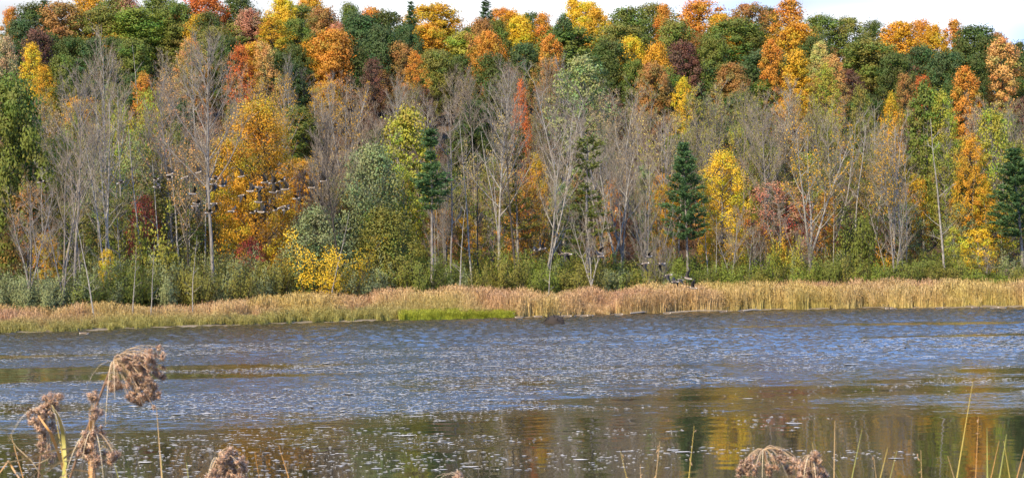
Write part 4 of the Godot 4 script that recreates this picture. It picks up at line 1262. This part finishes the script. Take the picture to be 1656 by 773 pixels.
func build_foreground() -> void:
	var straw := plain_mat("straw", 1, 1, 1, 0.7, true, 0.4)
	var tufts := []
	for k in 5: tufts.append(fuzz(900 + k))
	rng.seed = 61
	# wool grass: column and row of the place where the head begins, depth, head drop and reach in photo pixels, number of tufts, lean of the stem
	var heads := [
		[182, 585, 4.2, [[58, -8, 22], [34, 8, 20], [60, 20, 22], [42, 34, 22], [54, 58, 24], [36, 62, 14], [14, 4, 14], [2, 36, 12]], 0.11, "tall wool grass with big drooping brown head at left"],
		[72, 660, 4.4, [[12, -16, 16], [6, 4, 14], [-12, 16, 16], [0, 34, 14], [-4, 56, 12], [8, 78, 10]], 0.03, "wool grass with ragged pale brown head near left edge"],
		[150, 700, 3.9, [[0, -60, 8], [4, -30, 8], [0, 4, 14], [-10, 26, 18], [6, 44, 16], [30, 40, 10]], 0.0, "short dark wool grass head below the tall one"],
		[352, 742, 4.3, [[14, 0, 18], [30, 12, 18], [10, 22, 18], [34, 32, 14], [-6, 28, 12]], 0.08, "wool grass head at bottom, left of centre"],
		[1236, 728, 4.4, [[24, 12, 12], [48, 26, 14], [-22, 22, 14], [-34, 34, 12], [10, 30, 10]], -0.05, "wool grass head arching at bottom, right of centre"],
		[1312, 738, 4.3, [[6, 6, 14], [-14, 24, 14], [14, 30, 12], [-2, 40, 12]], 0.04, "wool grass with thick stalk at bottom right of centre"],
		[738, 768, 4.3, [[4, 2, 8]], 0.0, "tip of a wool grass head at bottom centre"],
	]
	for e in heads:
		var d: float = e[2]
		var at := spot(e[0], e[1], d)
		var foot := Vector3(at.x - e[4] * 3.5, 0, at.z - 0.05)
		foot.y = bank(foot.x, foot.z) - 0.05
		var o := thing("wool_grass", e[5], "wool grass", foot, "wool grass on the near bank")
		var tip := at - foot
		var s := Shape.new()
		var curve := []
		for k in 9:
			var t := k / 8.0
			curve.append(Vector3(tip.x * pow(t, 1.7), tip.y * t, tip.z * t))
		s.tube(curve, taper(8, 0.0045, 0.003), 6, Color(0.2, 0.12, 0.07))
		part("stem", s.mesh(), straw, o)
		var hd := Node3D.new()
		hd.name = "seed_head"
		o.add_child(hd, true)
		var rays := Shape.new()
		var k_px := d / FOCAL
		var tuft_at := []
		for c in e[3]:
			for k in int(c[2] * 1.15):
				var off: Vector3 = dirv() * Vector3(1, 1.1, 1) * float(c[2]) * 0.95 * pow(rng.randf(), 0.4) * k_px
				var end: Vector3 = tip + Vector3(c[0] * k_px, -c[1] * k_px, rng.randf_range(-0.03, 0.03)) + off
				tuft_at.append(end)
				if k % 2 == 0:
					var peak := tip.lerp(end, 0.45) + Vector3(0, 0.02 + absf(end.x - tip.x) * 0.22, 0)
					var pts := []
					for q in 6:
						var t := q / 5.0
						pts.append(tip.lerp(peak, t).lerp(peak.lerp(end, t), t))
					rays.tube(pts, taper(5, 0.0013, 0.0007), 3, Color(0.5, 0.36, 0.22))
		for k in 7:
			var a := rng.randf() * TAU
			var far := Vector3(cos(a) * 0.08, rng.randf_range(-0.17, -0.04), sin(a) * 0.08)
			var pts := []
			for q in 7:
				var t := q / 6.0
				pts.append(tip + Vector3(far.x * t * 1.3, 0.012 * sin(t * PI) + far.y * t * t, far.z * t))
			rays.blade(pts, [0.0012, 0.0018, 0.002, 0.0018, 0.0014, 0.001, 0.0006], Vector3(-sin(a), 0.2, cos(a)).normalized(), Color(0.5, 0.38, 0.22), Color(0.62, 0.5, 0.32))
		part("rays", rays.mesh(), straw, hd)
		for p in tuft_at:
			var f := part("spikelet", tufts[rng.randi() % 5], straw, hd)
			f.position = p
			f.rotation = Vector3(rng.randf() * TAU, rng.randf() * TAU, 0)
			f.scale = Vector3.ONE * rng.randf_range(0.5, 0.9)
		for k in 7:
			var b := Shape.new()
			var a := rng.randf() * TAU
			var h := tip.y * rng.randf_range(0.55, 0.9)
			var reach := rng.randf_range(0.15, 0.42)
			var pts := []
			var wd := []
			for q in 9:
				var t := q / 8.0
				pts.append(Vector3(tip.x * 0.2 * t + cos(a) * reach * pow(t, 1.8), h * (t - 0.38 * pow(t, 4.0) * rng.randf_range(0.9, 1.0)), sin(a) * reach * 0.5 * t))
				wd.append(0.009 * (1.0 - t * t) + 0.0015)
			var green := rng.randf() < 0.4
			b.blade(pts, wd, Vector3(-sin(a), 0, cos(a)), Color(0.2, 0.24, 0.03) if green else Color(0.4, 0.28, 0.13), Color(0.45, 0.36, 0.08) if green else Color(0.6, 0.46, 0.27))
			part("blade", b.mesh(), straw, o)
	# broad dry leaves that lean across each other in the clump at the left
	var first: Node3D = get_node("wool_grass")
	for e in [[[40, 790], [88, 752], [140, 712], [172, 684], [186, 655], 0.016, 0], [[-10, 752], [40, 742], [90, 728], [140, 722], [196, 716], 0.01, 0], [[8, 640 + 60], [26, 724], [48, 744], [70, 775], [84, 800], 0.008, 0], [[150, 790], [170, 740], [186, 700], [206, 690], [216, 640], 0.004, 0], [[60, 672], [80, 700], [92, 730], [104, 770], [112, 800], 0.011, 1], [[30, 790], [62, 760], [110, 744], [160, 735], [186, 742], 0.007, 0],
		[[96, 800], [104, 750], [100, 700], [94, 676], [82, 655], 0.013, 2], [[-6, 770], [12, 745], [20, 760], [34, 780], [40, 800], 0.006, 1], [[120, 800], [132, 765], [150, 735], [166, 722], [200, 760], 0.006, 0], [[76, 800], [96, 772], [120, 760], [150, 764], [170, 780], 0.009, 0], [[144, 800], [146, 760], [144, 710], [146, 680], [148, 652], 0.012, 1], [[0, 800], [30, 770], [56, 752], [76, 742], [104, 716], 0.006, 0]]:
		var pts := []
		var wd := []
		for q in 13:
			var t := q / 12.0 * 4.0
			var k := mini(int(t), 3)
			var a: Array = e[k]
			var b: Array = e[k + 1]
			var f := t - k
			pts.append(spot(lerpf(a[0], b[0], f), lerpf(a[1], b[1], f), 4.05 + 0.12 * sin(q * 0.5 + e[5] * 900.0)) - first.position)
			wd.append(e[5] * sin(PI * clampf(0.12 + q / 14.0, 0, 1)) * 0.9 + 0.0008)
		var leafy := Shape.new()
		var c0: Color = [Color(0.5, 0.37, 0.2), Color(0.5, 0.25, 0.07), Color(0.28, 0.28, 0.03)][e[6]]
		leafy.blade(pts, wd, Vector3(0.25, 0.5, 0.8).normalized() if e[6] == 0 else Vector3(0.9, 0, 0.4).normalized(), c0, c0.lerp(Color(0.62, 0.47, 0.28), 0.6))
		part("blade", leafy.mesh(), straw, first)
	# single stalks and blades: column and row of the tip, column at the picture's foot, colour, depth
	var g1 := Color(0.16, 0.24, 0.03)
	var y1 := Color(0.42, 0.34, 0.05)
	var o1 := Color(0.42, 0.18, 0.04)
	var t1 := Color(0.45, 0.3, 0.16)
	var blades := [
		[257, 660, 264, t1, 4.2, 0.008, "tan curled"], [260, 735, 262, g1, 4.3, 0.007, "short green"], [302, 730, 308, g1, 4.4, 0.009, "broad green"], [182, 725, 210, g1, 4.1, 0.009, "leaning green"], [90, 672, 108, y1, 4.0, 0.013, "broad yellow green"], [146, 660, 146, o1, 4.0, 0.009, "upright orange brown"],
		[22, 720, 60, o1, 4.0, 0.012, "leaning orange tipped"], [20, 700, 52, t1, 4.1, 0.006, "leaning tan"], [450, 718, 478, o1, 4.3, 0.011, "leaning orange green"], [413, 730, 420, o1, 4.4, 0.008, "short rusty"],
		[1005, 728, 1016, y1, 4.6, 0.004, "thin yellow"], [1066, 712, 1058, t1, 4.6, 0.004, "thin tan"], [1124, 688, 1114, y1, 4.7, 0.004, "tall thin yellow"], [1037, 750, 1038, t1, 4.6, 0.004, "short thin tan"], [1351, 680, 1350, t1, 4.5, 0.006, "upright tan"], [1395, 692, 1378, g1, 4.5, 0.006, "upright green"],
		[1434, 722, 1422, y1, 4.5, 0.006, "yellow"], [1450, 727, 1434, g1, 4.5, 0.005, "slim green"], [1412, 740, 1416, t1, 4.6, 0.004, "short slim tan"], [1487, 727, 1488, t1, 4.6, 0.004, "faint tan"], [1572, 615, 1547, y1, 4.6, 0.005, "very tall yellow green"], [1533, 736, 1556, t1, 4.4, 0.006, "tan leaning left"], [1583, 672, 1578, o1, 4.6, 0.004, "thin rusty"],
		[1594, 690, 1594, g1, 4.4, 0.011, "broad bright green"], [1612, 712, 1598, o1, 4.5, 0.006, "orange"], [1625, 700, 1612, g1, 4.4, 0.01, "green yellow"], [1622, 712, 1634, y1, 4.5, 0.006, "golden"], [1655, 715, 1630, o1, 4.4, 0.008, "leaning amber"], [1660, 742, 1648, g1, 4.4, 0.008, "short edge green"], [1240, 760, 1250, o1, 4.5, 0.006, "short orange brown"], [1310, 715, 1320, t1, 4.3, 0.009, "thick tan"]]
	for e in blades:
		var d: float = e[4]
		var tipp := spot(e[0], e[1], d)
		var low := spot(e[2], 773, d)
		var dir := (low - tipp)
		var foot := tipp + dir * ((tipp.y - 2.3) / maxf(tipp.y - low.y, 0.02) if tipp.y - low.y > 0.05 else 1.0)
		foot.x = clampf(foot.x, tipp.x - 0.35, tipp.x + 0.35)
		foot.y = bank(foot.x, foot.z) - 0.04
		var b := Shape.new()
		var pts := []
		var wd := []
		var rel := tipp - foot
		for q in 13:
			var t := q / 12.0
			pts.append(Vector3(rel.x * t + sin(t * 5.0 + e[0]) * 0.004, rel.y * t, rel.z * t + 0.02 * t * t))
			wd.append(e[5] * (1.0 - pow(t, 3.0)) + 0.0008)
		var col: Color = e[3]
		b.blade(pts, wd, Vector3(1, 0, 0.35).normalized(), col * 0.85, col.lerp(Color(0.5, 0.36, 0.16), 0.35))
		if e[5] < 0.0045:
			for q in 9: b.leaf(rel * (1.0 - q * 0.012) + dirv() * 0.004, dirv(), Vector3.UP + dirv() * 0.5, 0.014, 0.004, Vector3.UP, Color(0.4, 0.25, 0.12))
		var o := top("grass_blade", b.mesh(), straw)
		o.position = foot
		tag(o, "%s grass blade on the near bank, %s" % [e[6], "bottom left" if e[0] < 320 else "bottom left of centre" if e[0] < 700 else "bottom right of centre" if e[0] < 1330 else "bottom right"], "grass blade", "grass blades on the near bank")
	# low grass that covers the near bank
	var tuft := Shape.new()
	for k in 12:
		var a := rng.randf() * TAU
		var p := Vector3(cos(a), 0, sin(a)) * rng.randf() * 0.08
		var lean := Vector3(cos(a), 0, sin(a)) * rng.randf_range(0.05, 0.25)
		tuft.blade([p, p + lean * 0.3 + Vector3(0, 0.25, 0), p + lean + Vector3(0, 0.42, 0)], [0.008, 0.007, 0.001], Vector3(-sin(a), 0, cos(a)), Color.WHITE, Color.WHITE)
	var where := []
	var tints := PackedColorArray()
	for k in 2500:
		var p := Vector3(rng.randf_range(-14, 14), 0, rng.randf_range(-8.0, 2.0))
		if p.distance_to(Vector3(0, 0, 0)) < 1.0: continue
		p.y = bank(p.x, p.z) - 0.02
		where.append(Transform3D(Basis(Vector3.UP, rng.randf() * TAU).scaled(Vector3.ONE * rng.randf_range(0.6, 1.1)), p))
		tints.append([Color(0.2, 0.22, 0.04), Color(0.4, 0.3, 0.14), Color(0.3, 0.22, 0.08)][rng.randi() % 3])
	scatter("grass", tuft.mesh(), straw, where, tints, "low green and straw grass on the near bank", "grass")
